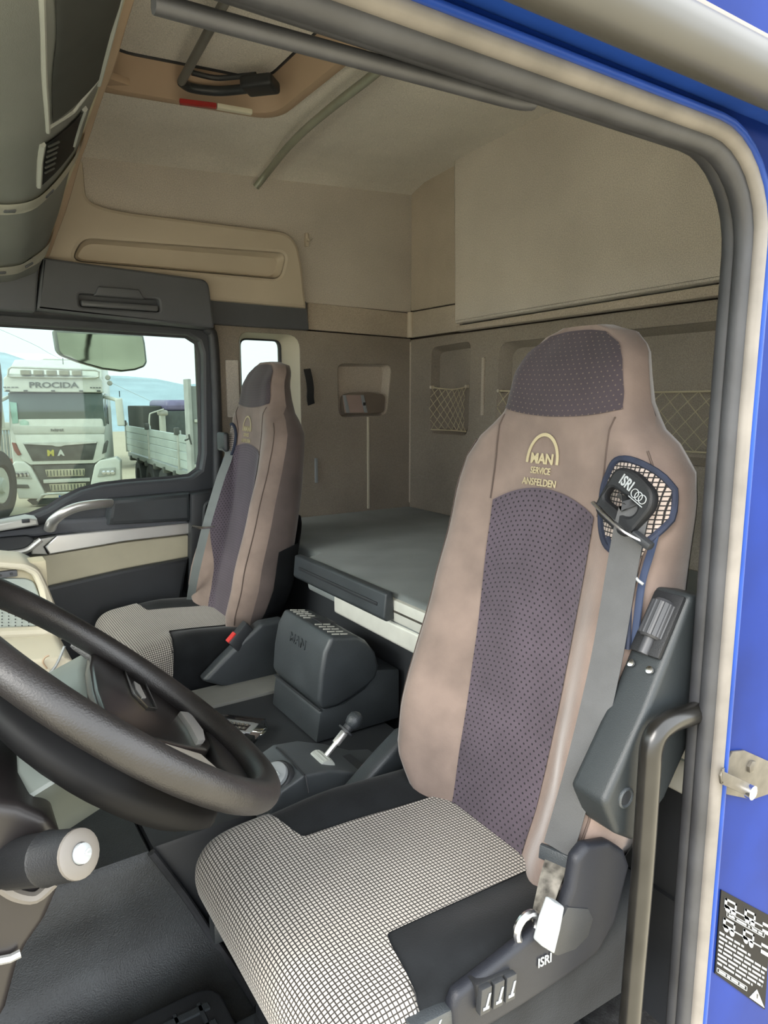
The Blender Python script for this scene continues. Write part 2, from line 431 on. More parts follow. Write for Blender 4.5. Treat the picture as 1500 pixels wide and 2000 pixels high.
struct('trim_3', plate(rnd([(-.5, 1.60), (.328, 1.605), (.352, 1.785), (-.5, 1.80)], .006), [], .10, .006, XZ, (0, 2.10, 0)), CHAR, 'charcoal panel between header and overhead console')
# ---- passenger door
wpx = [(0, 1020), (60, 1008), (95, 994), (125, 975), (160, 958), (200, 948), (250, 942), (330, 936), (372, 931), (391, 917), (396, 885), (394, 690), (387, 668), (366, 655), (0, 636)]
wp = [at(x, y, Y=2.21) for x, y in wpx]; wp = [(p.x, p.z) for p in wp]
wp = [(-.40, .80)] + wp[:-1] + [(-.40, 1.577)]
d1 = struct('door_1', plate(rnd([(-.52, .30), (.965, .30), (.968, 1.615), (-.52, 1.64)], [.02, .02, .10, .02]), [wp], .06, .012, XZ, (0, 2.195, 0)), mat('door_charcoal', '35373b', .5, var=.06, bump=.2, bs=600), 'charcoal passenger door with window, silver pull and beige insert')
bm = B(); tube(bm, [V((p[0], 2.243, p[1])) for p in wp], .009, 8, True); obj('window_seal', bm, RUBBER, d1)
struct('window_1', plate([(-.42, .79)]+[(p[0]+.005, p[1]) for p in wp[1:-1]]+[(-.42, 1.58)], [], .005, .001, XZ, (0, 2.246, 0)), GLASS, 'greenish tinted passenger door window pane')
def dpx(pts, y): return [V((at(a, b, Y=y).x, 0, at(a, b, Y=y).z)) for a, b in pts]
def dpoly(name, px, y, th, m, r=.004, label=None, rr=0):
    p2 = [(p.x, p.z) for p in dpx(px, y)]
    if rr: p2 = rnd(p2, rr)
    return obj(name, plate(p2, [], th, r, XZ, (0, y, 0)), m, d1, label)
dpoly('armrest', [(218, 977), (300, 970), (371, 963), (373, 1018), (212, 1026)], 2.115, .085, BLACK2, .014)
dpoly('door_ledge', [(-120, 1052), (70, 1030), (120, 1018), (372, 1003), (372, 1028), (120, 1043), (-120, 1068)], 2.15, .05, CHAR, .01)
dpoly('trim_strip', [(88, 1068), (112, 1046), (240, 1034), (371, 1021), (370, 1043), (240, 1058), (97, 1083)], 2.135, .06, SATIN, .004, 'brushed silver strip')
dpoly('trim_strip', [(62, 1056), (110, 1047), (86, 1068), (94, 1084), (62, 1083)], 2.136, .055, mat('silver_paint', 'a9a9a4', .4, metal=.5), .004)
dpoly('fabric_insert', [(-120, 1120), (0, 1100), (97, 1084), (240, 1060), (370, 1045), (369, 1088), (240, 1112), (108, 1142), (-120, 1195)], 2.14, .06, mat('beige_vinyl', 'a69f8a', .6, var=.04, bump=.1, bs=400), .006, 'beige vinyl insert')
dpoly('lower_pocket', [(-120, 1200), (105, 1145), (240, 1114), (369, 1090), (355, 1170), (330, 1215), (300, 1300), (-120, 1330)], 2.12, .08, BLACK, .012)
dpoly('window_switch_panel', [(-40, 1031), (55, 1012), (73, 1014), (76, 1026), (-40, 1045)], 2.10, .10, mat('silver_paint', 'a9a9a4', .4, metal=.5), .006)
p0 = at(50, 1017, Y=2.10)
bm = B(); box(bm, p0.x-.012, p0.x+.012, 2.088, 2.105, p0.z-.006, p0.z+.006, .002); obj('window_switch', bm, BLACK, d1)
dpoly('pull_pocket', [(-60, 1056), (55, 1046), (70, 1054), (52, 1072), (10, 1078), (-60, 1082)], 2.128, .03, BLACK, .006, rr=.03)
bm = B(); tube(bm, [at(x, y, Y=2.12) for x, y in ((-40, 1086), (10, 1082), (50, 1076), (70, 1062), (80, 1054))], .010, 8, smooth=4); obj('pull_rim', bm, SATIN, d1)
bm = B(); tube(bm, [at(98, 1032, Y=2.13), at(104, 1018, Y=2.09), at(122, 1003, Y=2.07), at(150, 991, Y=2.07), at(185, 985, Y=2.08), at(216, 983, Y=2.12)],
     lambda t: .022-.004*t, 12, smooth=6, flat=.75); obj('grab_handle', bm, SATIN, d1, 'curved satin silver pull handle')
# pillar cover between door and seat
bm = B(); pp = [at(x, y, Y=2.10) for x, y in ((374, 966), (430, 958), (444, 985), (436, 1170), (372, 1168))]
prism(bm, pp, (0, .1, 0), .012, 2); t4 = struct('trim_4', bm, BLACK, 'black pillar cover between passenger door and seat')
bm = B(); tube(bm, [V((.955, 2.19, .95)), V((.962, 2.185, 1.2)), V((.962, 2.185, 1.52)), V((.94, 2.185, 1.585)), V((.86, 2.185, 1.603)), V((.3, 2.185, 1.612)), V((-.4, 2.185, 1.615))], .020, 10, smooth=4)
obj('door_seal', bm, RUBBER, t4)
# ---- rear wall
wb = struct('wall_back', plate([(-.05, .1), (2.32, .1), (2.32, 2.36), (-.05, 2.36)], [], .02, .002, YZ, (1.99, 0, 0)), SKIN, 'taupe lined rear wall of the cab above the bunk')
pk1 = rnd([(2.04, 1.165), (1.775, 1.165), (1.765, 1.555), (2.035, 1.545)], .035)
pk2 = rnd([(1.60, 1.12), (.22, 1.12), (.22, 1.54), (1.585, 1.537)], .05)
def bpanel(name, outer, holes, x, th, m, r=.005, label=None):
    return obj(name, plate(outer, holes, th, r, YZ, (x, 0, 0)), m, wb, label)
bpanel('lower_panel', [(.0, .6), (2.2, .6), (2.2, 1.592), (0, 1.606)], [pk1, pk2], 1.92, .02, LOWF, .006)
bpanel('corner_band', [(1.835, 1.604), (2.195, 1.60), (2.195, 1.716), (1.835, 1.716)], [], 1.918, .02, BROWNISH)
bpanel('corner_panel', [(1.84, 1.722), (2.2, 1.722), (2.2, 2.3), (1.84, 2.3)], [], 1.922, .02, BROWNISH)
bpanel('padded_panel', rnd([(.0, 1.655), (1.832, 1.63), (1.858, 2.33), (0, 2.33)], .01), [], 1.885, .06, BEIGE2, .012)
bpanel('ledge', [(0, 1.610), (1.838, 1.600), (1.838, 1.624), (0, 1.650)], [], 1.895, .05, BROWNISH, .010)
bpanel('hinge_strip', rnd(rect(1.668, 1.684, 1.25, 1.485), .004), [], 1.912, .012, BROWNISH, .003)
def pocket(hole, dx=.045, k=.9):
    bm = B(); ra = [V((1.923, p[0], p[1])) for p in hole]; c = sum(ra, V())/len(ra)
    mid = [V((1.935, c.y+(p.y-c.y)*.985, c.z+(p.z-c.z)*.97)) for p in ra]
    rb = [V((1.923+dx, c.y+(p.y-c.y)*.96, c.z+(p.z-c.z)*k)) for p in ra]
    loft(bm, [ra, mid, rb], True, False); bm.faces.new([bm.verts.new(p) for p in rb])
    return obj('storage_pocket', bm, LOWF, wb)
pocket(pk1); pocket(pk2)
bm = B(); tube(bm, [V((1.925, 2.197, .82)), V((1.925, 2.197, 1.58))], .008, 8); obj('corner_bead', bm, BROWNISH, wb)
bm = B(); tube(bm, [V((1.915, 2.19, 1.60)), V((1.915, 2.19, 1.715))], .016, 10); obj('corner_bead', bm, TAUPE, wb)
# ---- ceiling: crowned headliner with the roof hatch
def ceil_z(x, y): return 2.135+.062*x+.045*(1-((y-1.1)/1.1)**2)
HX0, HX1, HY0, HY1 = .46, 1.035, .50, 1.70
xs = [-.6, -.3, 0, .2, HX0, .6, .75, .9, HX1, 1.2, 1.4, 1.6, 1.8, 1.94]; ys = [0, .12, .25, HY0, .7, .9, 1.1, 1.3, 1.5, HY1, 1.85, 2.0, 2.1, 2.16, 2.2]
bm = B(); vv = {}
for x in xs:
    for y in ys: vv[x, y] = bm.verts.new((x, y, ceil_z(x, y)-(.0 if y < 2.1 else .35*(y-2.1)**1.2)))
for a, b in zip(xs, xs[1:]):
    for c, d in zip(ys, ys[1:]):
        if a >= HX0-1e-6 and b <= HX1+1e-6 and c >= HY0-1e-6 and d <= HY1+1e-6: continue
        bm.faces.new((vv[a, c], vv[b, c], vv[b, d], vv[a, d]))
ce = struct('ceiling', bm, BEIGE, 'beige fabric headliner of the cab roof')
bm = B(); box(bm, -.7, 2.02, -.02, 2.34, 2.36, 2.38, .004); obj('roof_skin', bm, BLUE, ce)
def hring(inset, z, r=.10, dx=0):
    p = rnd(rect(HX0-.03+inset, HX1+.005-inset, HY0-.02+inset, HY1+.02-inset), r, 7)
    return [V((q[0], q[1], ceil_z(q[0], q[1])+z)) for q in p]
bm = B(); loft(bm, [hring(-.005, .004), hring(-.005, -.012), hring(.012, -.016), hring(.024, -.012, .10), hring(.055, .055, .09), hring(.068, .075, .08)], True, False)
obj('hatch_frame', bm, TAN, ce, 'tan moulded hatch surround')
bm = B(); R = hring(.062, .073, .08); bm.faces.new([bm.verts.new(p) for p in R]); R2 = hring(.062, .10, .08); bm.faces.new([bm.verts.new(p) for p in R2])
obj('hatch_cover', bm, BEIGE, ce)
bm = B(); tube(bm, hring(.066, .072, .08), .005, 6, True); obj('hatch_gasket', bm, RUBBER, ce)
q0, q1 = at(350, 203, Z=2.16), at(423, 212, Z=2.16); q2 = at(492, 224, Z=2.16)
def lens(name, a, b, m):
    bm = B(); d = (b-a); n = V((-d.y, d.x, 0)).normalized()
    obox(bm, (a+b)/2+V((0, 0, .006)), d, n, (0, 0, 1), d.length, .020, .014, .004, 2); return obj(name, bm, m, ce)
lens('reading_light_lens', q0, q1, REDL)['label'] = 'red roof light lens'
lens('reading_light_lens', q1, q2, CLEARL)['label'] = 'white roof light lens'
# ---- floor, engine tunnel
def rnd3(p, r, z): return [V((q[0], q[1], z)) for q in rnd(p, r)]
bm = B(); box(bm, -.7, 1.99, 0.02, 2.3, .10, .15, .005)
fl = struct('floor', bm, FLOORM, 'black vinyl cab floor')
bm = B()
prof = [(.0, .15), (.66, .152), (.72, .165), (.76, .19), (.785, .24), (.795, .32), (.80, .395), (.815, .415), (.85, .422), (1.40, .422), (1.44, .41), (1.455, .38), (1.46, .15)]
loft(bm, [[V((x, y, z)) for y, z in prof]+[V((x, 1.46, .12)), V((x, 0, .12))] for x in (-.6, -.2, .1, .22)]+[[V((.425-.5*(z-.15), y, z)) for y, z in prof]+[V((.42, 1.46, .12)), V((.42, 0, .12))]], True, True)
obj('footwell_mat', bm, FLOORM, fl)
bm = B(); box(bm, .30, 1.0, .815, 1.455, .15, .420, .01); obj('engine_tunnel', bm, BLACK, fl)
bm = B(); box(bm, .20, .95, 1.36, 1.50, .415, .430, .004); obj('tunnel_strip', bm, mat('grey_rubber', '6a6a66', .7), fl)
bm = B(); prism(bm, rnd3([(.0, .20), (.37, .20), (.37, .665), (.0, .665)], .05, .152), (0, 0, .042), .012, 3)
mm = obj('tread_mat', bm, BLACK, fl)
bm = B()
for i in range(10): box(bm, .03, .34, .23+i*.042, .245+i*.042, .192, .199, .001, 1)
for i in range(7): box(bm, .05+i*.045, .058+i*.045, .22, .63, .192, .199, .001, 1)
o = obj('tread_ribs', bm, BLACK2, mm); o['kind'] = 'stuff'
bm = B(); tube(bm, [V((.295, .80, .42)), V((.355, .79, .3)), V((.40, .765, .2)), V((.42, .72, .165)), V((.43, .6, .158))], .008, 8, smooth=4); obj('mat_edge', bm, RUBBER, fl)
bm = B(); box(bm, .45, 1.95, .02, .24, .145, .155, .003); obj('side_carpet', bm, CARPET, fl)
bm = B(); box(bm, 1.05, 1.2, .02, .8, .15, .42, .01); obj('bunk_step', bm, BLACK, fl)
# ---- front bulkhead, windscreen pillars and screen (out of frame, closes the room)
bm = B(); box(bm, -.72, -.68, 0, 2.3, .1, .95, .004); box(bm, -.72, -.66, 0, 2.3, 1.75, 2.36, .004); box(bm, -.72, -.62, 0, .10, .95, 1.75, .01); box(bm, -.72, -.62, 2.2, 2.3, .95, 1.75, .01)
struct('wall_front', bm, CHAR, 'front bulkhead with the windscreen opening')
bm = B(); box(bm, -.705, -.70, .1, 2.2, .95, 1.75, 0); struct('window_3', bm, GLASSW, 'windscreen pane')
# ---- driver side: door opening, seals and blue body
def outl(off, y, kx=1.0, kz=.52, zb=-.25, R=.085):
    x1 = .825+off*kx; z1 = 1.598+off*kz; r = R+off*.45
    pts = [V((-.62, y, z1)), V((.2, y, z1)), V((x1-r-.1, y, z1)), V((x1-r, y, z1))]
    for i in range(1, 9):
        a = math.pi/2*(1-i/8); pts.append(V((x1-r+r*math.cos(a), y, z1-r+r*math.sin(a))))
    pts += [V((x1, y, 1.3)), V((x1+.004, y, .9)), V((x1+.008, y, .4)), V((x1+.01, y, zb))]
    return pts
ow = outl(.088, 0, kz=.46)
wr = struct('wall_right', plate([(-.65, 2.36)]+[(-.65, ow[0].z)]+[(p.x, p.z) for p in ow]+[(2.0, -.25), (2.0, 2.36)], [], .02, .004, XZ, (0, .0, 0)), BLUE, 'blue painted body side around the open driver door')
bm = B(); tube(bm, outl(.074, .036, kz=.36), .014, 12); obj('inner_seal', bm, RUBBER, wr)
bm = B(); tube(bm, outl(.062, .013, kz=.28), .0135, 12); obj('outer_seal', bm, RUBBER, wr)
bm = B(); tube(bm, outl(.066, -.002, kz=.40), .0095, 10); obj('weather_strip', bm, SEALG, wr)
bm = B(); tube(bm, outl(.083, -.001, kz=.46), .008, 10); obj('flange_edge', bm, BLUEL, wr)
bm = B(); box(bm, -.6, 1.5, -.030, .004, 1.650, 1.668, .007, 3); obj('door_gutter', bm, BLUEL, wr)
bm = B(); tube(bm, [V((-.6, -.075, 1.648)), V((.2, -.078, 1.642)), V((.8, -.08, 1.642)), V((1.7, -.08, 1.64))], .026, 14, smooth=4); obj('roof_rail', bm, OFFW, wr)
bm = B(); box(bm, -.6, 1.6, -.06, 0.005, 1.672, 1.70, .008); obj('rail_base', bm, mat('grey_brown_rail', '6b625b', .6), wr)
# inner lining of the pillar and behind it
lin_o = outl(.135, 0, kz=.36)
obj('pillar_lining', plate([(p.x, p.z) for p in lin_o]+[(1.9, -.1), (1.9, 2.25), (-.6, 2.25)], [], .05, .006, XZ, (0, .022, 0)), CHAR, wr)
bm = B(); tube(bm, [at(300, 6, Y=.05), at(430, 42, Y=.05), at(660, 104, Y=.05), at(860, 158, Y=.05), at(1000, 196, Y=.05), at(1040, 200, Y=.05)], .0075, 10, smooth=4); obj('header_lining', bm, RUBBER, wr)
bm = B(); box(bm, 1.0, 1.9, .075, .09, .5, 2.2, .006); obj('wall_lining', bm, BROWNISH, wr)
# ================================================================== SEATS
HW = [(.50, .17), (.56, .215), (.63, .25), (.70, .262), (.80, .255), (.95, .248), (1.05, .245), (1.15, .246), (1.20, .238), (1.24, .212), (1.275, .172), (1.31, .150), (1.36, .141), (1.40, .128), (1.43, .098), (1.446, .05)]
TH = [(.50, .10), (.7, .13), (1.0, .135), (1.2, .125), (1.28, .105), (1.38, .085), (1.43, .065), (1.446, .04)]
BO = [(.50, .03), (.62, .075), (.75, .075), (.95, .05), (1.1, .028), (1.22, .014), (1.3, .004)]
def seat(name, Yc, s, dx, nose, label, rich, wf=1.0):
    def fy(u, z): return 1 if u < 0 or z > 1.30 or wf == 1 else 1-(1-wf)*sstep(.62, 1.0, z)*(1-sstep(1.2, 1.3, z))
    root = thing(name, (.6+dx, Yc, .15), label, 'seat', None)
    def X0(z): return .785+dx+.185*(z-.55)+.012*math.sin((z-.5)*4.2)*(1 if z < 1.25 else .4)+(.028*sstep(1.36, 1.45, z))
    def front(u, z, off=0):
        a = abs(u); hw = lerp(HW, z)*(1 if rich else 1+.16*sstep(1.38, 1.446, z)); T = lerp(TH, z); b = lerp(BO, z)
        r = min(.05, T*.5)
        x = X0(z)-b*sstep(.40, .80, a)
        if a > .78: x += (r+b*.3)*(1-math.sqrt(max(0, 1-min(1, (a-.78)/.22)**2)))
        x += .012*(a**2)*(1 if z > 1.28 else 0)
        return V((x-off, Yc+s*hw*u*fy(u, z), z))
    def back(u, z, off=0):
        a = abs(u); hw = lerp(HW, z)*(1 if rich else 1+.16*sstep(1.38, 1.446, z)); T = lerp(TH, z); r = T*.42
        x = X0(z)+T
        if a > .72: x -= r*(1-math.sqrt(max(0, 1-min(1, (a-.72)/.28)**2)))
        return V((x+off, Yc+s*hw*u*fy(u, z), z))
    us = [-1+2*i/36 for i in range(37)]; ub = [1-2*i/24 for i in range(25)]
    zs = [.50+i*.022 for i in range(40)]+[1.378, 1.396, 1.41, 1.422, 1.432, 1.440, 1.446]
    bm = B(); rings = [[front(u, z) for u in us]+[back(u, z) for u in ub] for z in zs]
    loft(bm, rings, True, True)
    n = 37
    bm.faces.ensure_lookup_table()
    k = 0
    for i in range(len(zs)-1):
        for j in range(37+25):
            f = bm.faces[k]; k += 1
            if j >= 36: f.material_index = 1
    br = obj('backrest', bm, [BROWN, BROWN if rich else BROWN_SHADE], root, sharp=60)  # passenger seat sides and back take the velour with painted shade
    def nrm(u, z):
        e = .004; a = front(u+e, z)-front(u-e, z); b_ = front(u, z+e)-front(u, z-e); q = a.cross(b_)
        q.normalize()
        return q if q.x < 0 else -q
    def S(u, z, off): return front(u, z)+nrm(u, z)*off
    # headrest and centre cloth panels
    def headp(i, j):
        v = -1+2*j; zb = 1.288+.014*v*v-.006*(v*s*0); zt = 1.437-.006*abs(v)**3
        z = zb+(zt-zb)*i
        lim = lerp([(1.28, .93), (1.33, .95), (1.38, .93), (1.41, .87), (1.437, .66)], z)*.93
        return S(v*lim, z, .003)
    bm = B(); grid(bm, headp, 18, 26, True); obj('headrest_panel', bm, PURPD, br, 'dark mauve perforated headrest cloth')
    def cenp(i, j):
        v = -1+2*j; zt = 1.162-.034*v*v; z = .545+(zt-.545)*i
        kp = 1.0 if rich else 1.2
        w_ = kp*lerp([(.545, .095), (.65, .105), (.85, .113), (1.05, .121), (1.16, .122)], z)
        return S(max(-.97, min(.97, v*w_/(lerp(HW, z)*fy(v, z)))), z, .003)
    bm = B(); grid(bm, cenp, 46, 20, True); obj('centre_panel', bm, PURP, br, 'mauve perforated backrest cloth')
    # seams
    for sg in (-1, 1):
        bm = B(); tube(bm, [S(sg*(.128)/lerp(HW, z), z, .0008) for z in [1.13+i*.02 for i in range(9)]], .0016, 6); obj('seam', bm, SEAM, br)
        bm = B(); tube(bm, [S(sg*.93, z, .0005) for z in [.58+i*.03 for i in range(23)]], .0018, 6); obj('seam', bm, SEAM, br)
    # embroidered badge: arch with name, two lines below (reads from the front)
    eY = V((0, -1, 0)); zc = 1.205
    def onface(bm_):
        for v in bm_.verts:
            y, z = v.co.y, v.co.z; u = s*(y-Yc)/lerp(HW, z); u /= fy(u, z); v.co.x = front(u, z).x-.002-(.0012 if v.co.x < 0 else 0)
        return bm_
    y0 = Yc+.012
    bm = B(); rings = []
    for i in range(-2, 29):
        a_ = math.pi*max(0, min(26, i))/26; dz = -.004 if i in (-2, 28) else 0
        po = V((0, y0+.0385*math.cos(a_), 1.2095+.050*math.sin(a_)+dz)); pi_ = V((0, y0+.0330*math.cos(a_), 1.2095+.0440*math.sin(a_)+dz))
        rings.append([pi_+V((-.001, 0, 0)), po+V((-.001, 0, 0)), po+V((.001, 0, 0)), pi_+V((.001, 0, 0))])
    loft(bm, rings, True, True); obj('badge_arch', onface(bm), CREAMT, br)
    for txt, size, z, sx_, bo in (('MAN', .0250, 1.2055, .98, .0009), ('SERVICE', .0165, 1.187, .80, .0003), ('ANSFELDEN', .0175, 1.166, .86, .0003)):
        obj('embroidered_name', onface(text_bm(txt, size, (0, y0+.0005, z), eY, (0, 0, 1), .002, bo, sx_)), CREAMT, br, smooth=False)
    # black shell behind
    def shellf(i, j):
        u = 1-2*j
        a = abs(u); zt = .98 if rich else lerp([(0, .93), (.7, .92), (1, .82)], a)
        z = .47+(zt-.47)*i; zz = max(.5, z)
        p = back(u*1.02, zz, .018)
        if a > .985: p = V((back(1, zz).x-.03, Yc+s*lerp(HW, zz)*(1.04*fy(u, zz) if u > 0 else -1.04), z))
        p.z = z; return p
    bm = B(); grid(bm, shellf, 14, 28, solid=.006); obj('back_shell', bm, BLACK, root)
    # ---- cushion
    path = spline([V((x+nose*(1-sstep(.3, .9, x)), 0, z)) for x, z in ((.335, .40), (.295, .44), (.278, .485), (.285, .525), (.32, .553), (.40, .562), (.55, .556), (.72, .545), (.90, .535))], 8)
    L = [0]
    for a, b_ in zip(path, path[1:]): L.append(L[-1]+(b_-a).length)
    def ptp(p):
        d = p*L[-1]
        for i in range(len(L)-1):
            if d <= L[i+1]+1e-9: return path[i].lerp(path[i+1], (d-L[i])/(L[i+1]-L[i]))
        return path[-1]
    zo = .01 if not rich else 0
    def cush(p, u, off=0):
        a = abs(u); c = ptp(p); hw = .262-.02*sstep(.25, 0, p)*0
        nx = ptp(min(1, p+.01))-ptp(max(0, p-.01)); nn = V((-nx.z, 0, nx.x)).normalized()
        if nn.z < 0 and p > .3: nn = -nn
        if p <= .3 and nn.x > 0 and nn.z < 0: nn = -nn
        y = hw*min(a, 1); z = 0
        d = .018*sstep(.45, .78, a)*sstep(.35, .6, p)
        if a > .80:
            t = min(1, (a-.80)/.20); d -= .05*(1-math.sqrt(max(0, 1-t*t)))
        q = c+nn*(d+off)
        if a > 1: q.z -= (a-1)*.45; y += off
        q.y = Yc+s*y*(1 if u >= 0 else -1); q.x += dx; q.z += zo
        return q
    def cu(i, j): return cush(i, (-1.28+2.56*j))
    bm = B(); grid(bm, cu, 70, 60); ca = obj('cushion', bm, BLKF, root, sharp=70)
    def lim(p, u_side):
        back_ = lerp([(.55, .50), (1, .48)], p)
        e0, e1 = (.37, .43) if rich else (.42, .48)
        return 1.16*(1-sstep(e0, e1, p))+back_*sstep(e0, e1, p)
    def seatp(i, j):
        v = -1+2*j; p = .02+.96*i
        return cush(p, v*lim(p, v), .0045)
    bm = B(); grid(bm, seatp, 130, 60, True); obj('cushion_panel', bm, MESH, ca, 'grey and black woven cushion cloth', sharp=80)
    # under frame, boot and slide rails
    bm = B(); box(bm, .36+dx+nose, .86+dx, Yc-.20, Yc+.20, .33, .50, .03, 3); obj('seat_pan', bm, BLACK, root)
    for i in range(5):
        bm = B(); w_ = .20-.012*(i % 2); box(bm, .40+dx, .84+dx, Yc-w_, Yc+w_, .165+i*.036, .165+i*.036+.034, .012, 2); obj('bellows_fold', bm, BLACK, root)
    for sg in (-1, 1):
        bm = B(); box(bm, .30+dx+nose, .90+dx, Yc+sg*.225-.015, Yc+sg*.225+.015, .36, .40, .005); obj('slide_rail', bm, BLACK2, root)
        bm = B(); box(bm, .34+dx, .88+dx, Yc+sg*.19-.02, Yc+sg*.19+.02, .15, .185, .004); obj('floor_rail', bm, BLACK2, root)
    # inboard side cover with belt buckle
    bm = B(); pts = [(.70, .40), (.60, .45), (.66, .50), (.74, .56), (.80, .60), (.88, .60), (.93, .55), (.93, .42)]
    yi = Yc-s*.275
    prism(bm, [(x+dx, yi, z+zo) for x, z in pts], (0, -s*.05, 0), .014, 3); obj('inner_side_cover', bm, BLACK2, root)
    bx0 = V((.735+dx, yi-s*.030, .575)); ax_ = V((-.55, -s*.1, -.45)).normalized()
    if rich: bx0 = V((.775, yi-s*.062, .515)); ax_ = V((.75, 0, .45)).normalized()
    bm = B(); obox(bm, bx0, ax_, (0, 1, 0), ax_.cross(V((0, 1, 0))), .085, .034, .045, .006); bk = obj('belt_buckle', bm, BLACK, root)
    tip = bx0-ax_*(.03 if rich else -.034)+V((0, -s*.0, .0))
    bm = B(); nb = ax_.cross(V((0, 1, 0))); nb = nb if nb.z > 0 else -nb
    obox(bm, bx0+nb*.022+ax_*(.024 if not rich else -.012), ax_, (0, 1, 0), nb, .036 if not rich else .055, .022, .010, .002); obj('release_button', bm, RED, bk, 'red release button')
    return root, dict(front=front, back=back, S=S, X0=X0, nrm=nrm, cush=cush, br=br)
drv, D = seat('driver_seat', .355, -1, 0, .04, 'brown velour driver seat with mauve panels, nearest the open door', True)
psg, P_ = seat('passenger_seat', 1.80, 1, .03, .12, 'brown velour passenger seat beside the far door window', False, .66)

def belt_guide(S, Yc, s, root, br, rich):
    "mesh window with bound edge in the outboard shoulder, belt guide and strap"
    uc, zc = .80, 1.165
    def ell(k, t, off):
        hw = .246
        du = .054*k*math.cos(t)/hw; dz = .062*k*math.sin(t)
        if math.sin(t) < 0: dz *= 1.25
        return S(min(.99, uc-.02+du), zc+dz, off)
    bm = B(); fn = lambda i, j: ell(max(.02, i), 2*math.pi*j, .0035)
    # planar cloth disc on the shoulder, UV by metres
    uvl = bm.loops.layers.uv.verify(); Rg = [[bm.verts.new(ell(r/6+.001, 2*math.pi*k/32, .0035)) for k in range(32)] for r in range(7)]
    for r in range(6):
        for k in range(32):
            f = bm.faces.new((Rg[r][k], Rg[r][(k+1) % 32], Rg[r+1][(k+1) % 32], Rg[r+1][k]))
            for l in f.loops: l[uvl].uv = (l.vert.co.y+3, l.vert.co.z+3)
    obj('mesh_window', bm, MESH2, br, 'black and white mesh window')
    bm = B(); tube(bm, [ell(1, 2*math.pi*k/40, .004) for k in range(40)], .0055, 8, True); obj('binding_ring', bm, NAVY, br)
    return ell
ell = belt_guide(D['S'], .37, -1, drv, D['br'], True)
bm = B(); Sd = D['S']
pts = [(.70, 1.092), (.735, 1.06), (.775, 1.02), (.80, .98), (.805, .945)]; pt2 = [(.90, 1.088), (.885, 1.05), (.875, 1.0), (.87, .94)]
# lower mesh tail with navy zip edges
uvl = bm.loops.layers.uv.verify(); rows = []
for i in range(9):
    t = i/8; z = 1.115-.055*t; ua = .70+.17*t; ub_ = .945-.045*t
    rows.append([bm.verts.new(Sd(ua+(ub_-ua)*j/6, z, .0035)) for j in range(7)])
for i in range(8):
    for j in range(6):
        f = bm.faces.new((rows[i][j], rows[i+1][j], rows[i+1][j+1], rows[i][j+1]))
        for l in f.loops: l[uvl].uv = (l.vert.co.y+3, l.vert.co.z+3)
obj('mesh_tail', bm, MESH2, D['br'])
bm = B(); tube(bm, [Sd(.70, 1.105, .004), Sd(.78, 1.085, .004), Sd(.86, 1.062, .004), Sd(.905, 1.03, .004), Sd(.93, .99, .004), Sd(.945, .95, .004)], .0045, 8, smooth=5); obj('zip_edge', bm, NAVY, D['br'])
bm = B(); ribbon(bm, [Sd(.955, 1.125, .004), Sd(.95, 1.09, .0045), Sd(.945, 1.05, .0045), Sd(.955, 1.0, .0045), Sd(.965, .95, .0045)], (0, 1, 0), .011, .003); obj('zip_tape', bm, mat('faded_navy_tape', '2d3850', .8), D['br'])
bm = B(); p = Sd(.91, 1.055, .008); obox(bm, p, (0, 1, 0), (0, 0, 1), (1, 0, 0), .010, .016, .006, .002); obox(bm, p+V((0, .002, -.02)), (0, 1, 0), (0, 0, 1), (1, 0, 0), .006, .022, .003, .001); obj('zip_slider', bm, BLACK, D['br'])
bm = B(); tube(bm, [p+V((-.004, .012, .006)), p+V((-.006, .004, -.003)), p+V((-.006, -.004, .003)), p+V((-.006, -.012, -.002)), p+V((-.005, -.02, -.006))], .0022, 6, smooth=4); obj('zip_thread', bm, WHITEP, D['br'])

def shoulder_guide(S, Yc, s, br, root, X0):
    zc = 1.165; Yg = Yc+s*.190
    o = S(.83, zc-.002, .008); n = D['nrm'](.7, zc) if s < 0 else V((-1, 0, .1)).normalized()
    n = V((-.93, 0, .18)).normalized(); ay = V((0, -1, 0)); az = n.cross(ay)
    if az.z < 0: az = -az
    rot = Matrix.Rotation(math.radians(-28), 4, n); a = (rot @ ay); b_ = (rot @ az)
    outer = rnd([(-.046, .034), (-.012, .046), (.032, .040), (.046, .020), (.040, -.045), (-.040, -.045)], [.016, .02, .02, .012, .02, .02])
    hole = rnd([(-.034, .004), (.028, .008), (.024, -.016), (-.034, -.018)], .012)
    c = o+n*.004
    g = obj('belt_guide', plate(outer, [hole], .018, .005, (a, b_, n), c), NEARB, root, 'black plastic belt guide')
    return c, a, b_, n, g
c, a, b_, n, g = shoulder_guide(D['S'], .37, -1, D['br'], drv, D['X0'])
obj('guide_lettering', text_bm('ISRI', .022, c+n*.0188+a*(-.012)+b_*.017, a, b_, .0006, .0006, .75), WHITEP, g, smooth=False)
bm = B()
for k in range(3):
    tube(bm, [c+n*.019+a*(.010+k*.008+.0065*math.cos(t))+b_*(.020+.0065*math.sin(t)) for t in [2*math.pi*i/14 for i in range(14)]], .0008, 5, True)
obox(bm, c+n*.019+a*.018+b_*.011, a, b_, n, .03, .0014, .0006, 0)
obj('guide_rings', bm, WHITEP, g)
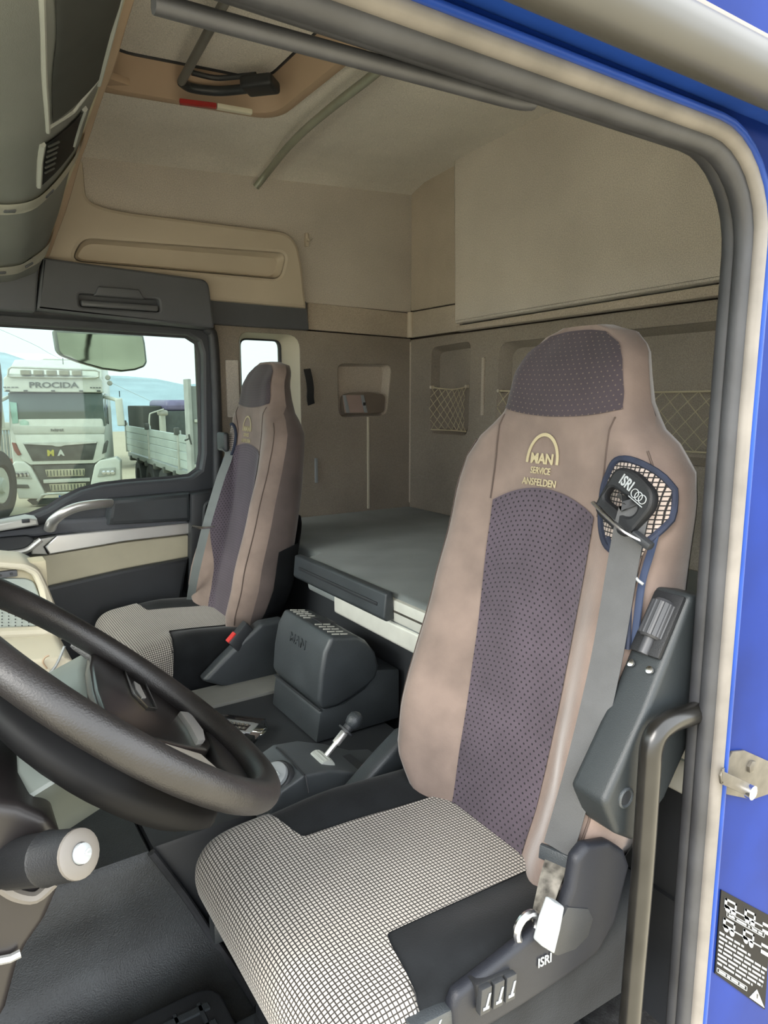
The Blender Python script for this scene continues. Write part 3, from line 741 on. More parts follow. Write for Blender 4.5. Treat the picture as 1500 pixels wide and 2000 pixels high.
# belt strap down to the side
def clear_of_seat(x, y, gap):
    yy = .20
    while yy > .05:
        p = at(x, y, Y=yy); f = D['front'](max(-1, min(1, (.355-p.y)/lerp(HW, p.z))), p.z)
        if p.x < f.x-gap: return p
        yy -= .002
    return p
bp = [c-b_*.004+n*.008]+[clear_of_seat(x, y, g) for x, y, g in ((1240, 985, .026), (1230, 1030, .026), (1215, 1110, .016), (1182, 1300, .012), (1135, 1500, .012), (1090, 1660, .012))]
bm = B(); ribbon(bm, bp, (-.35, 1, 0), .046, .002, 6); obj('seat_belt', bm, BELT, drv, 'grey seat belt webbing')
e_ = bp[-1]+V((-.001, 0, -.012))
bm = B(); obox(bm, e_, (-.35, 1, 0), (.1, .0, 1), (1, .35, 0), .056, .022, .008, .002); obj('belt_sleeve', bm, BLACK2, drv)
an = at(1050, 1805, Y=.098)
bm = B(); ribbon(bm, [e_-V((0, 0, .008)), e_.lerp(an, .35), e_.lerp(an, .7), an], lambda f: V((-.35+.8*f, 1-.7*f, .2*f)), lambda f: .036-.012*f, .003, 5); obj('belt_tail', bm, mat('worn_webbing', '57544e', .4, var=.4, vs=60), drv)
bm = B(); tube(bm, [at(1030, 1812, Y=.095)+V((.020*math.cos(t), 0, .020*math.sin(t))) for t in [2*math.pi*i/18 for i in range(18)]], .006, 8, True); obj('belt_anchor', bm, CHROME, drv)
# chrome comfort clip across the strap
bm = B(); q = clear_of_seat(1222, 1025, .034); tube(bm, [q+V((-.012, .052, .028)), q+V((-.014, .022, .010)), q+V((-.012, -.01, -.008)), q+V((0, -.036, -.02))], .0045, 8, smooth=4, flat=.6); obj('belt_clip', bm, CHROME, drv)
bm = B(); obox(bm, q+V((.0, -.030, -.018)), (0, -1, -.5), (-1, 0, 0), (0, -.5, 1), .035, .014, .012, .004); obj('clip_head', bm, BLACK, drv)
# passenger belt
c2 = P_['S'](.82, 1.16, .01)
bm = B(); obox(bm, c2+V((-.008, .005, 0)), (0, 1, 0), (0, 0, 1), (1, 0, 0), .08, .07, .02, .01, 3); obj('belt_guide', bm, BLACK, psg)
belt_guide(P_['S'], 1.80, 1, psg, P_['br'], False)
pb = [c2+V((-.02, .0, -.02))]+[at(x, y, Y=yy) for x, y, yy in ((447, 885, 1.90), (432, 930, 1.88), (418, 975, 1.87), (405, 1020, 1.87), (390, 1080, 1.89), (379, 1130, 1.93), (372, 1172, 1.99))]
bm = B(); ribbon(bm, pb, (1, -.35, 0), .029, .002, 6); obj('seat_belt', bm, mat('grey_webbing', '6f7574', .6, bump=.3, bs=900), psg, 'grey seat belt webbing')
q = at(402, 1028, Y=1.85)
bm = B(); tube(bm, [q+V((-.05, 0, .006)), q+V((-.02, -.006, -.002)), q+V((.03, -.006, -.004))], .005, 8, smooth=4); obj('belt_clip', bm, CHROME, psg)
bm = B(); tube(bm, [at(x, y, Y=2.09) for x, y in ((420, 978), (405, 982), (399, 1000), (398, 1060), (404, 1090))], .007, 8, smooth=5); obj('belt_loop', bm, BLACK, psg)
# ---- driver seat outboard side shell with controls
so_ = [at(x, y, Y=.085) for x, y in ((1232, 1690), (1222, 1662), (1195, 1645), (1150, 1652), (1128, 1680), (1118, 1740), (1100, 1790), (1060, 1815), (1010, 1855), (960, 1895), (915, 1930), (895, 1945), (885, 1975), (890, 2040), (960, 2005), (1020, 1968), (1100, 1915), (1170, 1865), (1205, 1800))]
bm = B(); prism(bm, so_, (0, .022, 0), .010, 3); shl = obj('side_shell', bm, NEARS, drv, 'dark slate plastic side cover')
po = [at(x, y, Y=.083) for x, y in ((1110, 1772), (1150, 1775), (1160, 1795), (1150, 1830), (1125, 1855), (1090, 1868), (1075, 1862), (1085, 1820))]
bm = B(); prism(bm, po, (0, .02, 0), .003, 2); obj('lever_recess', bm, BLACK, shl)
lv = [at(x, y, Y=.068) for x, y in ((1086, 1765), (1104, 1772), (1096, 1815), (1084, 1865), (1060, 1850), (1072, 1805))]
bm = B(); prism(bm, lv, (0, .02, 0), .004, 3); obj('recline_lever', bm, WHITEP, shl, 'white backrest lever')
tx = at(1066, 1878, Y=.0835); ty = at(1090, 1866, Y=.0835)
obj('shell_lettering', text_bm('ISRI', .020, at(1064, 1884, Y=.083), ty-tx, (0, 0, 1), .001, .0003, .9), WHITEP, shl, smooth=False)
bpn = [at(x, y, Y=.080) for x, y in ((930, 1925), (1000, 1895), (1012, 1935), (1005, 1942), (942, 1982), (935, 1975))]
bm = B(); prism(bm, bpn, (0, .02, 0), .004, 2); obj('switch_plate', bm, NEARB, shl)
for i, (x, y) in enumerate(((945, 1950), (970, 1938), (994, 1926))):
    cc = at(x, y, Y=.078); ax_ = (at(x+10, y-5, Y=.078)-cc).normalized(); az_ = (at(x+1, y-14, Y=.078)-cc).normalized()
    bm = B(); obox(bm, cc, ax_, az_, (0, 1, 0), .018, .038, .010, .002); sw = obj('air_switch', bm, BLACK, shl)
    bm = B(); obox(bm, cc+V((0, -.0056, 0))-az_*.010, ax_, az_, (0, 1, 0), .010, .004, .0006, 0); obox(bm, cc+V((0, -.0056, 0))+ax_*.003+az_*.001, az_+ax_*.25, ax_, (0, 1, 0), .018, .0035, .0006, 0); obj('seat_symbol', bm, WHITEP, sw, smooth=False)
cc = at(845, 1995, Y=.10); bm = B(); obox(bm, cc, (1, 0, -.1), (0, 0, 1), (0, 1, 0), .075, .03, .02, .004); hl = obj('height_lever', bm, BLACK2, shl)
bm = B(); obox(bm, cc+V((.002, -.0105, .002)), (.5, 0, 1), (1, 0, 0), (0, 1, 0), .014, .003, .0006, 0); obj('lever_symbol', bm, WHITEP, hl, smooth=False)
# folded-up armrest seen from below
ar = [at(x, y, Y=.055) for x, y in ((1352, 1162), (1325, 1232), (1262, 1392), (1180, 1572), (1205, 1632), (1240, 1645), (1300, 1560), (1380, 1380), (1420, 1200), (1390, 1165))]
bm = B(); prism(bm, ar, (0, .062, 0), .010, 3); am = obj('armrest', bm, mat('dark_green_grey_plastic', '24282a', .45, var=.06, bump=.2, bs=700, spec=.35), drv, 'folded-up dark armrest')
def arp(x, y, yy=.055): return at(x, y, Y=yy)
dv = (arp(1325, 1232)-arp(1180, 1572)).normalized(); nx_ = V((dv.z, 0, -dv.x)); nx_ = -nx_ if nx_.x > 0 else nx_
e0 = (arp(1325, 1232)+V((0, .031, 0)))
bm = B(); obox(bm, e0+dv*.0+nx_*.004, dv, (0, 1, 0), nx_, .10, .050, .010, .006, 2); obj('knob_well', bm, NEARB, am)
bm = B()
K = 14
lathe(bm, e0-dv*.025+nx_*.010, dv, [(0, .013), (.003, .016), (.055, .016), (.06, .012)], 28)
for i in range(K):
    t = 2*math.pi*i/K; r_ = V((0, 1, 0))*math.cos(t)+nx_*math.sin(t)
    tube(bm, [e0-dv*.022+nx_*.010+r_*.016, e0+dv*.030+nx_*.010+r_*.016], .002, 5)
lathe(bm, e0-dv*.05+nx_*.010, dv, [(0, .008), (.026, .008)], 14)
obj('tilt_knob', bm, mat('ribbed_grey_knob', '303134', .5), am, 'ribbed grey adjusting knob')
for k in (-1, 1):
    bm = B(); lathe(bm, e0-dv*.068+V((0, k*.016, 0))+nx_*.001, nx_, [(0, .0055), (.004, .0055), (.005, .002)], 12); obj('screw', bm, CHROME, am)
bm = B(); cc = arp(1222, 1558, .0545); tube(bm, [cc+V((.013*math.cos(t), 0, .013*math.sin(t))) for t in [2*math.pi*i/20 for i in range(20)]], .003, 6, True); obj('pivot_ring', bm, BLACK2, am)
bm = B(); lathe(bm, cc+V((0, -.001, 0)), (0, 1, 0), [(0, .011), (.003, .011)], 16); obj('pivot_cap', bm, BLACK, am)
# ================================================================== INTERIOR THINGS
# ---- bunk
bk = thing('bunk', (1.45, 1.1, .42), 'dark grey bunk mattress on an aluminium frame behind the seats', 'bed')
bm = B(); prism(bm, [(1.0, .09, .69), (1.0, 1.49, .69), (1.06, 1.52, .69), (1.06, 2.19, .69), (1.912, 2.19, .69), (1.912, .09, .69)], (0, 0, .115), .02, 4); obj('mattress', bm, MATT, bk)
bm = B(); box(bm, .988, 1.03, .07, 1.46, .732, .792, .006, 2); rl = obj('frame_rail', bm, ALU, bk, 'pale aluminium upper rail')
bm = B(); box(bm, .986, .990, .08, 1.46, .758, .764, .0015, 1); obj('rail_groove', bm, ZINC, rl)
bm = B(); box(bm, .995, 1.03, .07, 1.30, .664, .724, .010, 3); obj('frame_rail', bm, ALU, bk, 'pale aluminium lower rail')
bm = B(); prism(bm, [(.985, .955, .815), (.962, .955, .812), (.955, .955, .745), (.965, .955, .735), (.990, .955, .737)], (0, .545, 0), .006, 3)
gp = obj('grip_cover', bm, BLACK2, bk, 'black grip moulding on the bunk edge')
bm = B(); box(bm, .9545, .960, .99, 1.46, .772, .782, .003); obj('grip_groove', bm, BLACK, gp)
bm = B(); box(bm, 1.06, 1.91, .07, 2.19, .16, .685, .012); obj('bunk_base', bm, BLACK, bk)
bm = B(); lathe(bm, V((.99, 1.515, .80)), (-1, 0, 0), [(0, .008), (.012, .008), (.014, .004)], 12); obj('lock_pin', bm, CHROME, bk)
# ---- storage box between the seats
cb = thing('console_box', (.9, 1.145, .42), 'black plastic storage box with vented lid between the two seats', 'storage box')
Y0, Y1 = 1.0, 1.29
lp = [at(x, y, Y=Y0) for x, y in ((648, 1244), (700, 1243), (716, 1252), (734, 1275), (742, 1302), (735, 1325), (715, 1345), (690, 1362), (660, 1380), (630, 1387), (622, 1372), (626, 1320), (634, 1275))]
bm = B(); prism(bm, [V((p.x, Y0, p.z)) for p in lp], (0, Y1-Y0, 0), .012, 3); lid = obj('lid', bm, BLACK2, cb)
bp_ = [V((.800, Y0+.004, .512)), V((.86, Y0+.004, .512)), V((.93, Y0+.004, .54)), V((.965, Y0+.004, .585)), V((1.04, Y0+.004, .57)), V((1.04, Y0+.004, .424)), V((.775, Y0+.004, .424)), V((.787, Y0+.004, .505))]
bm = B(); prism(bm, bp_, (0, Y1-Y0-.008, 0), .006, 2); body = obj('body', bm, BLACK2, cb)
bm = B(); box(bm, .784, .79, Y0+.002, Y1-.002, .5105, .516, .002); obj('lid_gap', bm, BLACK, body)
top_a, top_b = V((lp[0].x, 0, lp[0].z)), V((lp[1].x, 0, lp[1].z)); td = (top_b-top_a).normalized(); tn = V((-td.z, 0, td.x)); tn = tn if tn.z > 0 else -tn
for k, (ya, yb) in enumerate(((Y0+.02, Y0+.115), (Y1-.105, Y1-.02))):
    for i in range(5):
        yy = ya+(yb-ya)*i/4
        for j in range(2):
            bm = B(); obox(bm, top_a+td*(.022+j*.026)+V((0, yy, 0))+tn*.0015, td, (0, 1, 0), tn, .022, .0022, .003, 0); obj('vent_slot', bm, mat('pale_slot', '9b9b92', .7), lid)
bm = B(); prism(bm, [top_a+td*.035+V((0, 1.12, 0))+tn*.001, top_a+td*.085+V((0, 1.12, 0))+tn*.001, top_a+td*.085+V((0, 1.185, 0))+tn*.001, top_a+td*.035+V((0, 1.185, 0))+tn*.001], tn*.002, .001); obj('lid_catch', bm, BLACK, lid)
f0 = V((lp[12].x, 0, lp[12].z)); f1 = V((lp[11].x, 0, lp[11].z)); fd = (f0-f1).normalized(); fn_ = V((-fd.z, 0, fd.x)); fn_ = fn_ if fn_.x < 0 else -fn_
obj('embossed_name', text_bm('MAN', .036, (f0+f1)/2+V((0, 1.15, 0))+fd*.006+fn_*.001, (0, -1, 0), fd, .004, .0005, 1.25), BLACK2, lid, smooth=False)
# ---- gear console with rotary selector and brake lever
gc = thing('gear_console', (.66, .77, .42), 'black console with white rotary selector between driver seat and storage box', 'console')
gp_ = [V((x, .722, z)) for x, z in ((.515, .422), (.520, .475), (.545, .508), (.60, .528), (.66, .520), (.73, .492), (.80, .455), (.86, .44), (.86, .424), (.6, .424))]
bm = B(); prism(bm, gp_, (0, .16, 0), .020, 4); gb = obj('console_body', bm, mat('console_grey', '43474a', .5, var=.06, bump=.2, bs=700), gc)
bm = B(); tube(bm, [V((.597, .698, .50)), V((.599, .715, .530)), V((.60, .79, .5305)), V((.599, .86, .530)), V((.597, .878, .50))], .0018, 6); obj('panel_gap', bm, BLACK, gb)
kc = at(538, 1516, Y=.765); kn = V((-.55, -.25, .85)).normalized()
bm = B(); lathe(bm, kc-kn*.012, kn, [(0, .040), (.010, .038), (.014, .034)], 26); obj('selector_ring', bm, BLACK, gb)
bm = B(); lathe(bm, kc+kn*.002, kn, [(0, .030), (.008, .029), (.010, .026)], 26); sk = obj('selector_knob', bm, WHITEP, gb, 'white rotary selector')
a1 = kn.orthogonal().normalized(); b1 = kn.cross(a1)
bm = B(); obox(bm, kc+kn*.016, (.3, -1, 0), kn.cross(V((.3, -1, 0))), kn, .036, .012, .014, .004, 2); obj('selector_grip', bm, mat('pale_grey_plastic', 'aab0ae', .4), sk)
l0 = at(640, 1472, Y=.78); l1 = at(697, 1400, Y=.78); ld = (l1-l0).normalized()
bm = B(); tube(bm, [l0-ld*.01, l0+ld*.055], .0062, 10); lev = obj('brake_lever', bm, SATIN, gc)
bm = B(); lathe(bm, l0+ld*.028, ld, [(0, .0095), (.03, .0095), (.032, .008)], 14); obj('lever_collar', bm, SATIN, lev)
bm = B(); lathe(bm, l0+ld*.060, ld, [(0, .010), (.002, .020), (.006, .020), (.007, .012), (.016, .012)], 18); obj('lever_flange', bm, BLACK, lev)
bm = B(); lathe(bm, l0+ld*.074, ld, [(0, .009), (.006, .015), (.018, .0185), (.030, .017), (.038, .010), (.041, .002)], 18); obj('lever_ball', bm, BLACK2, lev, 'black lever knob')
bm = B(); lathe(bm, l0-ld*.022+V((.0, 0, -.004)), (0, 1, 0), [(-.03, .006), (-.028, .020), (.028, .020), (.03, .006)], 16)
for i in range(7):
    t = math.pi*(.1+.8*i/6); obox(bm, l0-ld*.022+V((-.018*math.cos(t), 0, .018*math.sin(t)-.004)), (0, 1, 0), (-math.cos(t), 0, math.sin(t)), (math.sin(t), 0, math.cos(t)), .05, .006, .004, .001, 1)
obj('thumb_wheel', bm, GREYP, gb)
bm = B(); box(bm, .69, .77, .74, .82, .455, .483, .004); obj('lever_slot', bm, BLACK, gb)
# ---- packet on the tunnel
a0, a1_, a2, a3 = at(405, 1398, Z=.445), at(497, 1410, Z=.445), at(512, 1448, Z=.445), at(405, 1440, Z=.445)
pk = thing('light_packet', ((a0+a2)/2).to_tuple(), 'clear plastic packet holding a chrome strip light, on the tunnel behind the steering wheel', 'packet')
ux = (a1_-a0).normalized(); uy = (a2-a1_); uy = (uy-ux*uy.dot(ux)).normalized(); L_ = (a1_-a0).length; W_ = abs((a2-a1_).dot(uy))
cpk = (a0+a1_+a2+a3)/4
bm = B(); obox(bm, cpk-ux*.01, ux, uy, (0, 0, 1), L_*.86, W_*.62, .016, .003); lt = obj('lamp_body', bm, mat('dark_lamp', '1b1d20', .3), pk)
bm = B(); obox(bm, cpk-ux*.01+uy*W_*-.25+V((0, 0, .009)), ux, uy, (0, 0, 1), L_*.86, .010, .004, .001); obox(bm, cpk-ux*.01+uy*W_*.27+V((0, 0, .009)), ux, uy, (0, 0, 1), L_*.86, .010, .004, .001); obox(bm, cpk+ux*L_*.39+V((0, 0, .009)), ux, uy, (0, 0, 1), .016, W_*.55, .004, .001); obj('lamp_rim', bm, mat('white_lamp_rim', 'd5d8da', .3), lt)
for j in range(2):
    for i in range(9):
        bm = B(); lathe(bm, cpk+ux*(L_*(-.42+.085*i))+uy*(W_*(-.10+.20*j))+V((0, 0, .008)), (0, 0, 1), [(0, .0055), (.004, .0065), (.0045, .004), (.002, .001)], 10); obj('led', bm, CHROME, lt)
bm = B(); obox(bm, cpk, ux, uy, (0, 0, 1), L_*1.12, W_*1.05, .032, .010, 2)
for v in bm.verts: v.co += V((random.uniform(-.003, .003), random.uniform(-.003, .003), random.uniform(-.003, .003)))
obj('plastic_wrap', bm, CLEAR, pk, smooth=False)
# ---- steering wheel
TH_ = .715; WC = V((.158, .36, .97)); E1 = V((math.cos(TH_), 0, -math.sin(TH_))); E2 = V((0, 1, 0)); EN = V((math.sin(TH_), 0, math.cos(TH_)))
def wpt(a, b, h=0): return WC+E1*a+E2*b+EN*h
def wpx(x, y, h):
    d = FW+RT*((x-750)/F)-UP*((y-1000)/F); c0 = WC+EN*h; t = (c0-CAM).dot(EN)/d.dot(EN); return CAM+d*t
sw = thing('steering_wheel', WC.to_tuple(), 'black leather steering wheel with glossy hub in front of the driver seat', 'steering wheel')
bm = B(); tube(bm, [wpt(.233*math.cos(t), .233*math.sin(t)) for t in [2*math.pi*i/72 for i in range(72)]], .0195, 16, True, up=EN); obj('rim', bm, LEATH, sw)
hub = [(203, 1264), (245, 1282), (300, 1318), (360, 1372), (412, 1425), (424, 1448), (408, 1466), (365, 1458), (300, 1442), (232, 1436), (205, 1400), (186, 1345), (178, 1300), (182, 1272)]
HP = [wpx(x, y, -.012) for x, y in hub]
bm = B(); prism(bm, HP, -EN*.018, .006, 3); hb = obj('hub_cover', bm, GLOSSB, sw, 'glossy black hub cover')
HPg = [wpx(x, y, -.026) for x, y in ((203, 1266), (240, 1285), (300, 1325), (380, 1400), (410, 1440), (330, 1462), (228, 1452), (196, 1412), (172, 1345), (165, 1300), (172, 1272))]
bm = B(); prism(bm, HPg, V((-.93, 0, -.36))*.245, .012, 3); obj('hub_housing', bm, mat('grey_green_plastic', '5d635f', .38, var=.05), sw, 'grey hub housing')
em = [(243, 1308), (262, 1316), (285, 1338), (306, 1384), (288, 1382), (262, 1356)]
bm = B(); EP = [wpx(x, y, -.010) for x, y in em]; tube(bm, EP, .0016, 6, True); obj('hub_mark_rim', bm, CHROME, hb)  # chrome outline with a satin patch on the hub cover
bm = B(); prism(bm, [wpx(x, y, -.0105) for x, y in ((262, 1330), (274, 1338), (286, 1362), (278, 1362), (266, 1346))], -EN*.002, .0005, 1); obj('hub_mark', bm, SATIN, hb)
sp = [(282, 1441), (325, 1450), (392, 1470), (432, 1505), (468, 1540), (452, 1556), (425, 1548), (380, 1512), (325, 1476)]
bm = B(); prism(bm, [wpx(x, y, -.006) for x, y in sp], -EN*.02, .005, 2); lsp = obj('lower_spoke', bm, mat('champagne_plastic', 'a09a90', .4, metal=.2), sw, 'silver grey lower spoke')
bm = B(); prism(bm, [wpx(x, y, -.001) for x, y in ((420, 1518), (452, 1536), (444, 1552), (412, 1534))], -EN*.008, .002, 2); obj('spoke_highlight', bm, WHITEP, lsp)  # white piece painted in for the highlight on the lower spoke
bm = B(); prism(bm, [wpx(x, y, .0) for x, y in ((335, 1478), (400, 1496), (412, 1512), (404, 1522), (360, 1502))], -EN*.01, .002, 2); obj('button_row', bm, BLACK, lsp)
for i in range(5):
    cc = wpx(348+i*14, 1487+i*5, .003); bm = B(); obox(bm, cc, E1, E2, EN, .008, .008, .003, .001, 1); obj('spoke_key', bm, SATIN, lsp)
for poly, nm in ((((150, 1240), (215, 1262), (275, 1300), (262, 1318), (220, 1290), (190, 1268)), 'far_spoke'), (((395, 1405), (440, 1440), (520, 1560), (480, 1545), (440, 1500), (420, 1462)), 'rear_spoke')):
    bm = B(); prism(bm, [wpx(x, y, -.008) for x, y in poly], -EN*.022, .006, 2); obj(nm, bm, LEATH, sw)
bm = B(); prism(bm, [wpx(x, y, -.005) for x, y in ((352, 1388), (372, 1390), (398, 1425), (402, 1444), (388, 1446), (372, 1416))], -EN*.012, .003, 2); obj('spoke_trim', bm, SATIN, sw)
pc = wpx(222, 1276, -.004)
bm = B(); obox(bm, pc, E1, E2, EN, .05, .03, .008, .004); bt = obj('volume_button', bm, GLOSSB, sw)
bm = B(); obox(bm, pc+EN*.0045, E1, E2, EN, .010, .0022, .0006, 0); obox(bm, pc+EN*.0045, E2, E1, EN, .010, .0022, .0006, 0); obj('plus_sign', bm, WHITEP, bt, smooth=False)
for x, y in ((188, 1262), (236, 1293), (265, 1315), (330, 1368)):
    bm = B(); lathe(bm, wpx(x, y, -.010), EN, [(0, .0016), (.003, .0016)], 8); obj('indicator', bm, WHITEP, sw)
# back of the wheel / column shroud
bm = B(); rings = []
for d, ra, rb_ in ((-.040, .12, .10), (-.052, .16, .135), (-.068, .165, .14), (-.085, .14, .12), (-.098, .09, .08), (-.104, .03, .03)):
    rings.append([wpt(.035+ra*math.cos(t), -.03+rb_*math.sin(t), d) for t in [2*math.pi*i/28 for i in range(28)]])
loft(bm, rings, True, True)
cs = thing('steering_column', (.0, .36, .15), 'dark steering column shroud with control stalk below the wheel', 'steering column')
obj('column_shroud', bm, mat('matt_black_shroud', '0f0f10', .6, var=.1, spec=.15), cs, sharp=85)
s0 = at(0, 1690, Y=.22); s1 = at(152, 1668, Y=.135); sd = (s1-s0).normalized()
bm = B(); lathe(bm, s0, sd, [(-.06, .023), ((s1-s0).length*.62, .024), ((s1-s0).length*.64, .0252), ((s1-s0).length*.66, .024), ((s1-s0).length, .0225)], 24); st = obj('stalk', bm, NEARB, cs)
bm = B(); lathe(bm, s1, sd, [(-.002, .0225), (.003, .022), (.0045, .019), (.0045, .010), (.002, .009)], 24); obj('stalk_end', bm, mat('pale_grey_ring', '5a5651', .45), st)
bm = B(); lathe(bm, s1+sd*.002, sd, [(0, .0095), (.006, .009), (.0075, .006)], 20); btn = obj('stalk_button', bm, WHITEP, st, 'white stalk button')
aa = V((.8, -.5, 0)).normalized(); ab = sd.cross(aa); ab = ab if ab.z > 0 else -ab
bm = B(); obox(bm, s1+sd*.010, aa*.4+ab, aa, sd, .009, .0016, .0008, 0); obox(bm, s1+sd*.010+aa*.002-ab*.002, aa, ab, sd, .006, .0016, .0008, 0); obj('wiper_sign', bm, mat('mid_grey', '8c8f92', .5), btn, smooth=False)
# knee shroud under the stalk
kp = [at(x, y, Y=.20) for x, y in ((-60, 1560), (40, 1575), (95, 1600), (125, 1640), (120, 1730), (90, 1800), (55, 1850), (35, 1890), (10, 1990), (-60, 2040))]
bm = B(); prism(bm, kp, (0, .30, 0), .03, 4); obj('lower_cowl', bm, mat('shiny_charcoal', '1f1c1c', .38, var=.15, vs=8, spec=.4), cs)
bm = B(); tube(bm, [at(x, y, Y=.195) for x, y in ((-20, 1880), (20, 1872), (40, 1862))], .004, 6); obj('cowl_edge', bm, SATIN, cs)
bm = B(); tube(bm, [at(x, y, Y=.196) for x, y in ((0, 1730), (30, 1748), (70, 1752), (105, 1722))], .006, 8, smooth=4); obj('cowl_rim', bm, mat('pale_grey_ring', '5a5651', .45), cs)
# ---- dashboard
db = thing('dashboard', (-.2, 1.2, .42), 'cream dashboard pod with perforated speaker panel beyond the steering wheel', 'dashboard')
def dpod(pts, y0, y1, m, nm, r=.02, parent=db):
    bm = B(); prism(bm, [V((at(x, y, Y=y0).x, y0, at(x, y, Y=y0).z)) for x, y in pts], (0, y1-y0, 0), r, 4); return obj(nm, bm, m, parent)
# the pod: tall frame with a recessed face towards driver
fr_o = [at(x, y, Y=1.30) for x, y in ((-360, 1060), (-60, 1088), (0, 1096), (52, 1100), (78, 1112), (92, 1140), (112, 1190), (132, 1250), (60, 1262), (-360, 1285))]
fr_h = [at(x, y, Y=1.30) for x, y in ((-250, 1100), (0, 1112), (45, 1116), (64, 1125), (76, 1150), (86, 1190), (92, 1228), (-250, 1240))]
frm = obj('pod_frame', plate(rnd([(p.x, p.z) for p in fr_o], [0, 0, 0, .01, .015, .02, .02, .01, 0, 0]), [rnd([(p.x, p.z) for p in fr_h], .008)], .16, .012, XZ, (0, 1.30, 0)), CREAM, db)
bm = B(); box(bm, -.4, fr_h[4].x+.025, 1.335, 1.40, fr_h[6].z-.01, fr_h[2].z+.012, .004); obj('pod_back', bm, mat('cream_inner', 'b9b095', .6), db)
sp_ = [at(x, y, Y=1.325) for x, y in ((-250, 1130), (50, 1130), (66, 1136), (78, 1165), (84, 1222), (-250, 1240))]
spn = obj('speaker_panel', plate(rnd([(p.x, p.z) for p in sp_], .008), [], .015, .004, XZ, (0, 1.322, 0)), mat('grey_speaker_cloth', '98a09b', .6), db)
bm = B()
for i in range(7):
    for j in range(12):
        q = at(4+i*13, 1160+j*6.2, Y=1.321)
        if q.x < sp_[2].x-.006: box(bm, q.x-.0012, q.x+.0012, 1.3205, 1.3225, q.z-.0012, q.z+.0012, 0)
o = obj('perforation', bm, BLACK, spn); o['kind'] = 'stuff'
q = at(14, 1122, Y=1.322); bm = B(); box(bm, q.x-.05, q.x+.022, 1.322, 1.336, q.z-.008, q.z+.008, .003); pg = obj('socket_plate', bm, CHAR, db)
for k in (-1, 1):
    bm = B(); box(bm, q.x-.006+k*.012, q.x+.0+k*.012, 1.320, 1.324, q.z-.003, q.z+.003, .001); obj('socket', bm, BLACK, pg)
sf = [(-260, 1262), (40, 1243), (104, 1238), (118, 1246), (124, 1262), (118, 1284), (96, 1300), (-260, 1390)]
shf = dpod(sf, 1.302, 1.12, CREAM, 'dash_shelf', .02)
bm = B(); tube(bm, [at(x, y, Y=1.118) for x, y in ((80, 1330), (108, 1302), (126, 1262))], .003, 6, smooth=4); obj('shelf_edge', bm, WHITEP, shf)
bm = B(); tube(bm, [at(x, y, Y=1.118) for x, y in ((92, 1306), (84, 1294), (88, 1284), (96, 1280))], .002, 6, smooth=3); obj('drawer_notch', bm, TAN, shf)
bm = B(); box(bm, -.66, -.10, .12, 2.18, .5, .88, .06, 4); obj('dash_body', bm, BLACK, db)
bm = B(); prism(bm, [V((-.60, .10, .92)), V((-.14, .10, .90)), V((-.10, .10, .96)), V((-.16, .10, 1.04)), V((-.45, .10, 1.06))], (0, .55, 0), .03, 4); obj('instrument_hood', bm, BLACK, db)
bm = B(); box(bm, -.3, .14, .97, 1.30, .43, .69, .03, 3); obj('centre_stack', bm, TAN, db)
# ---- overhead console
oc = thing('overhead_console', (.2, 1.2, 1.8), 'grey overhead locker console with pale divider strips above the windscreen', 'overhead console')
REAR = [(.10, .27, 2.02), (.45, .31, 2.03), (.85, .355, 2.03), (1.25, .385, 2.02), (1.66, .40, 1.985), (1.9, .385, 1.88), (2.12, .36, 1.78)]
BEND = [(.10, .06, 1.86), (.45, .11, 1.855), (.80, .165, 1.85), (1.2, .215, 1.835), (1.57, .245, 1.80), (1.9, .255, 1.74), (2.12, .25, 1.69)]
def tri(tab, y):
    return lerp([(a, b) for a, b, c in tab], y), lerp([(a, c) for a, b, c in tab], y)
def OS(y, t, off=0):
    "t=0 rear upper edge, .6 bend, 1 front lower edge"
    rx, rz = tri(REAR, y); bx, bz = tri(BEND, y)
    pr = spline([V((rx, 0, rz)), V((rx-.02, 0, rz-.05)), V((bx+(rx-bx)*.42, 0, bz+(rz-bz)*.30-.01)), V((bx, 0, bz)), V((bx-.12, 0, bz-.015)), V((bx-.35, 0, bz-.02))], 6)
    k = t*(len(pr)-1); i = min(int(k), len(pr)-2); p = pr[i].lerp(pr[i+1], k-i); d = (pr[i+1]-pr[i]).normalized()
    n = V((-d.z, 0, d.x)); n = -n if n.z > 0 else n
    p = p+n*off; return V((p.x, y, p.z))
def opatch(nm, y0, y1, t0, t1, off, m, nu=16, nv=18, parent=None, solid=.004):
    bm = B(); grid(bm, lambda i, j: OS(y0+(y1-y0)*i, t0+(t1-t0)*j, off), nu, nv, solid=solid); return obj(nm, bm, m, parent or oc)
WSTR = mat('white_strip', 'e2dfd2', .4)
l1_ = opatch('locker_lid', .12, 1.525, 0.02, 1, 0, GREYP, 30, 24)
opatch('locker_lid', 1.585, 1.985, 0.04, 1, 0, GREYP, 14, 24)
opatch('locker_lid', 2.03, 2.115, 0.04, 1, 0, GREYP, 6, 24)
st1 = opatch('divider_strip', 1.505, 1.587, 0.0, 1, .006, WSTR, 4, 24)
st2 = opatch('divider_strip', 1.97, 2.03, 0.0, 1, .006, WSTR, 4, 24)
for st_, y in ((st1, 1.556), (st2, 2.008)):
    for t in (.40, .66):
        p = OS(y, t, .006); q = OS(y, t+.03, .006)
        bm = B(); obox(bm, p, (q-p), (0, 1, 0), (q-p).cross(V((0, 1, 0))), .028, .022, .006, .003); obj('strip_catch', bm, CHAR, st_)
def oline(nm, pts, r, m, parent):
    bm = B(); tube(bm, [OS(y, t, .002) for y, t in pts], r, 6); return obj(nm, bm, m, parent)
DG = mat('dark_grey_plastic', '5a5c5a', .55)
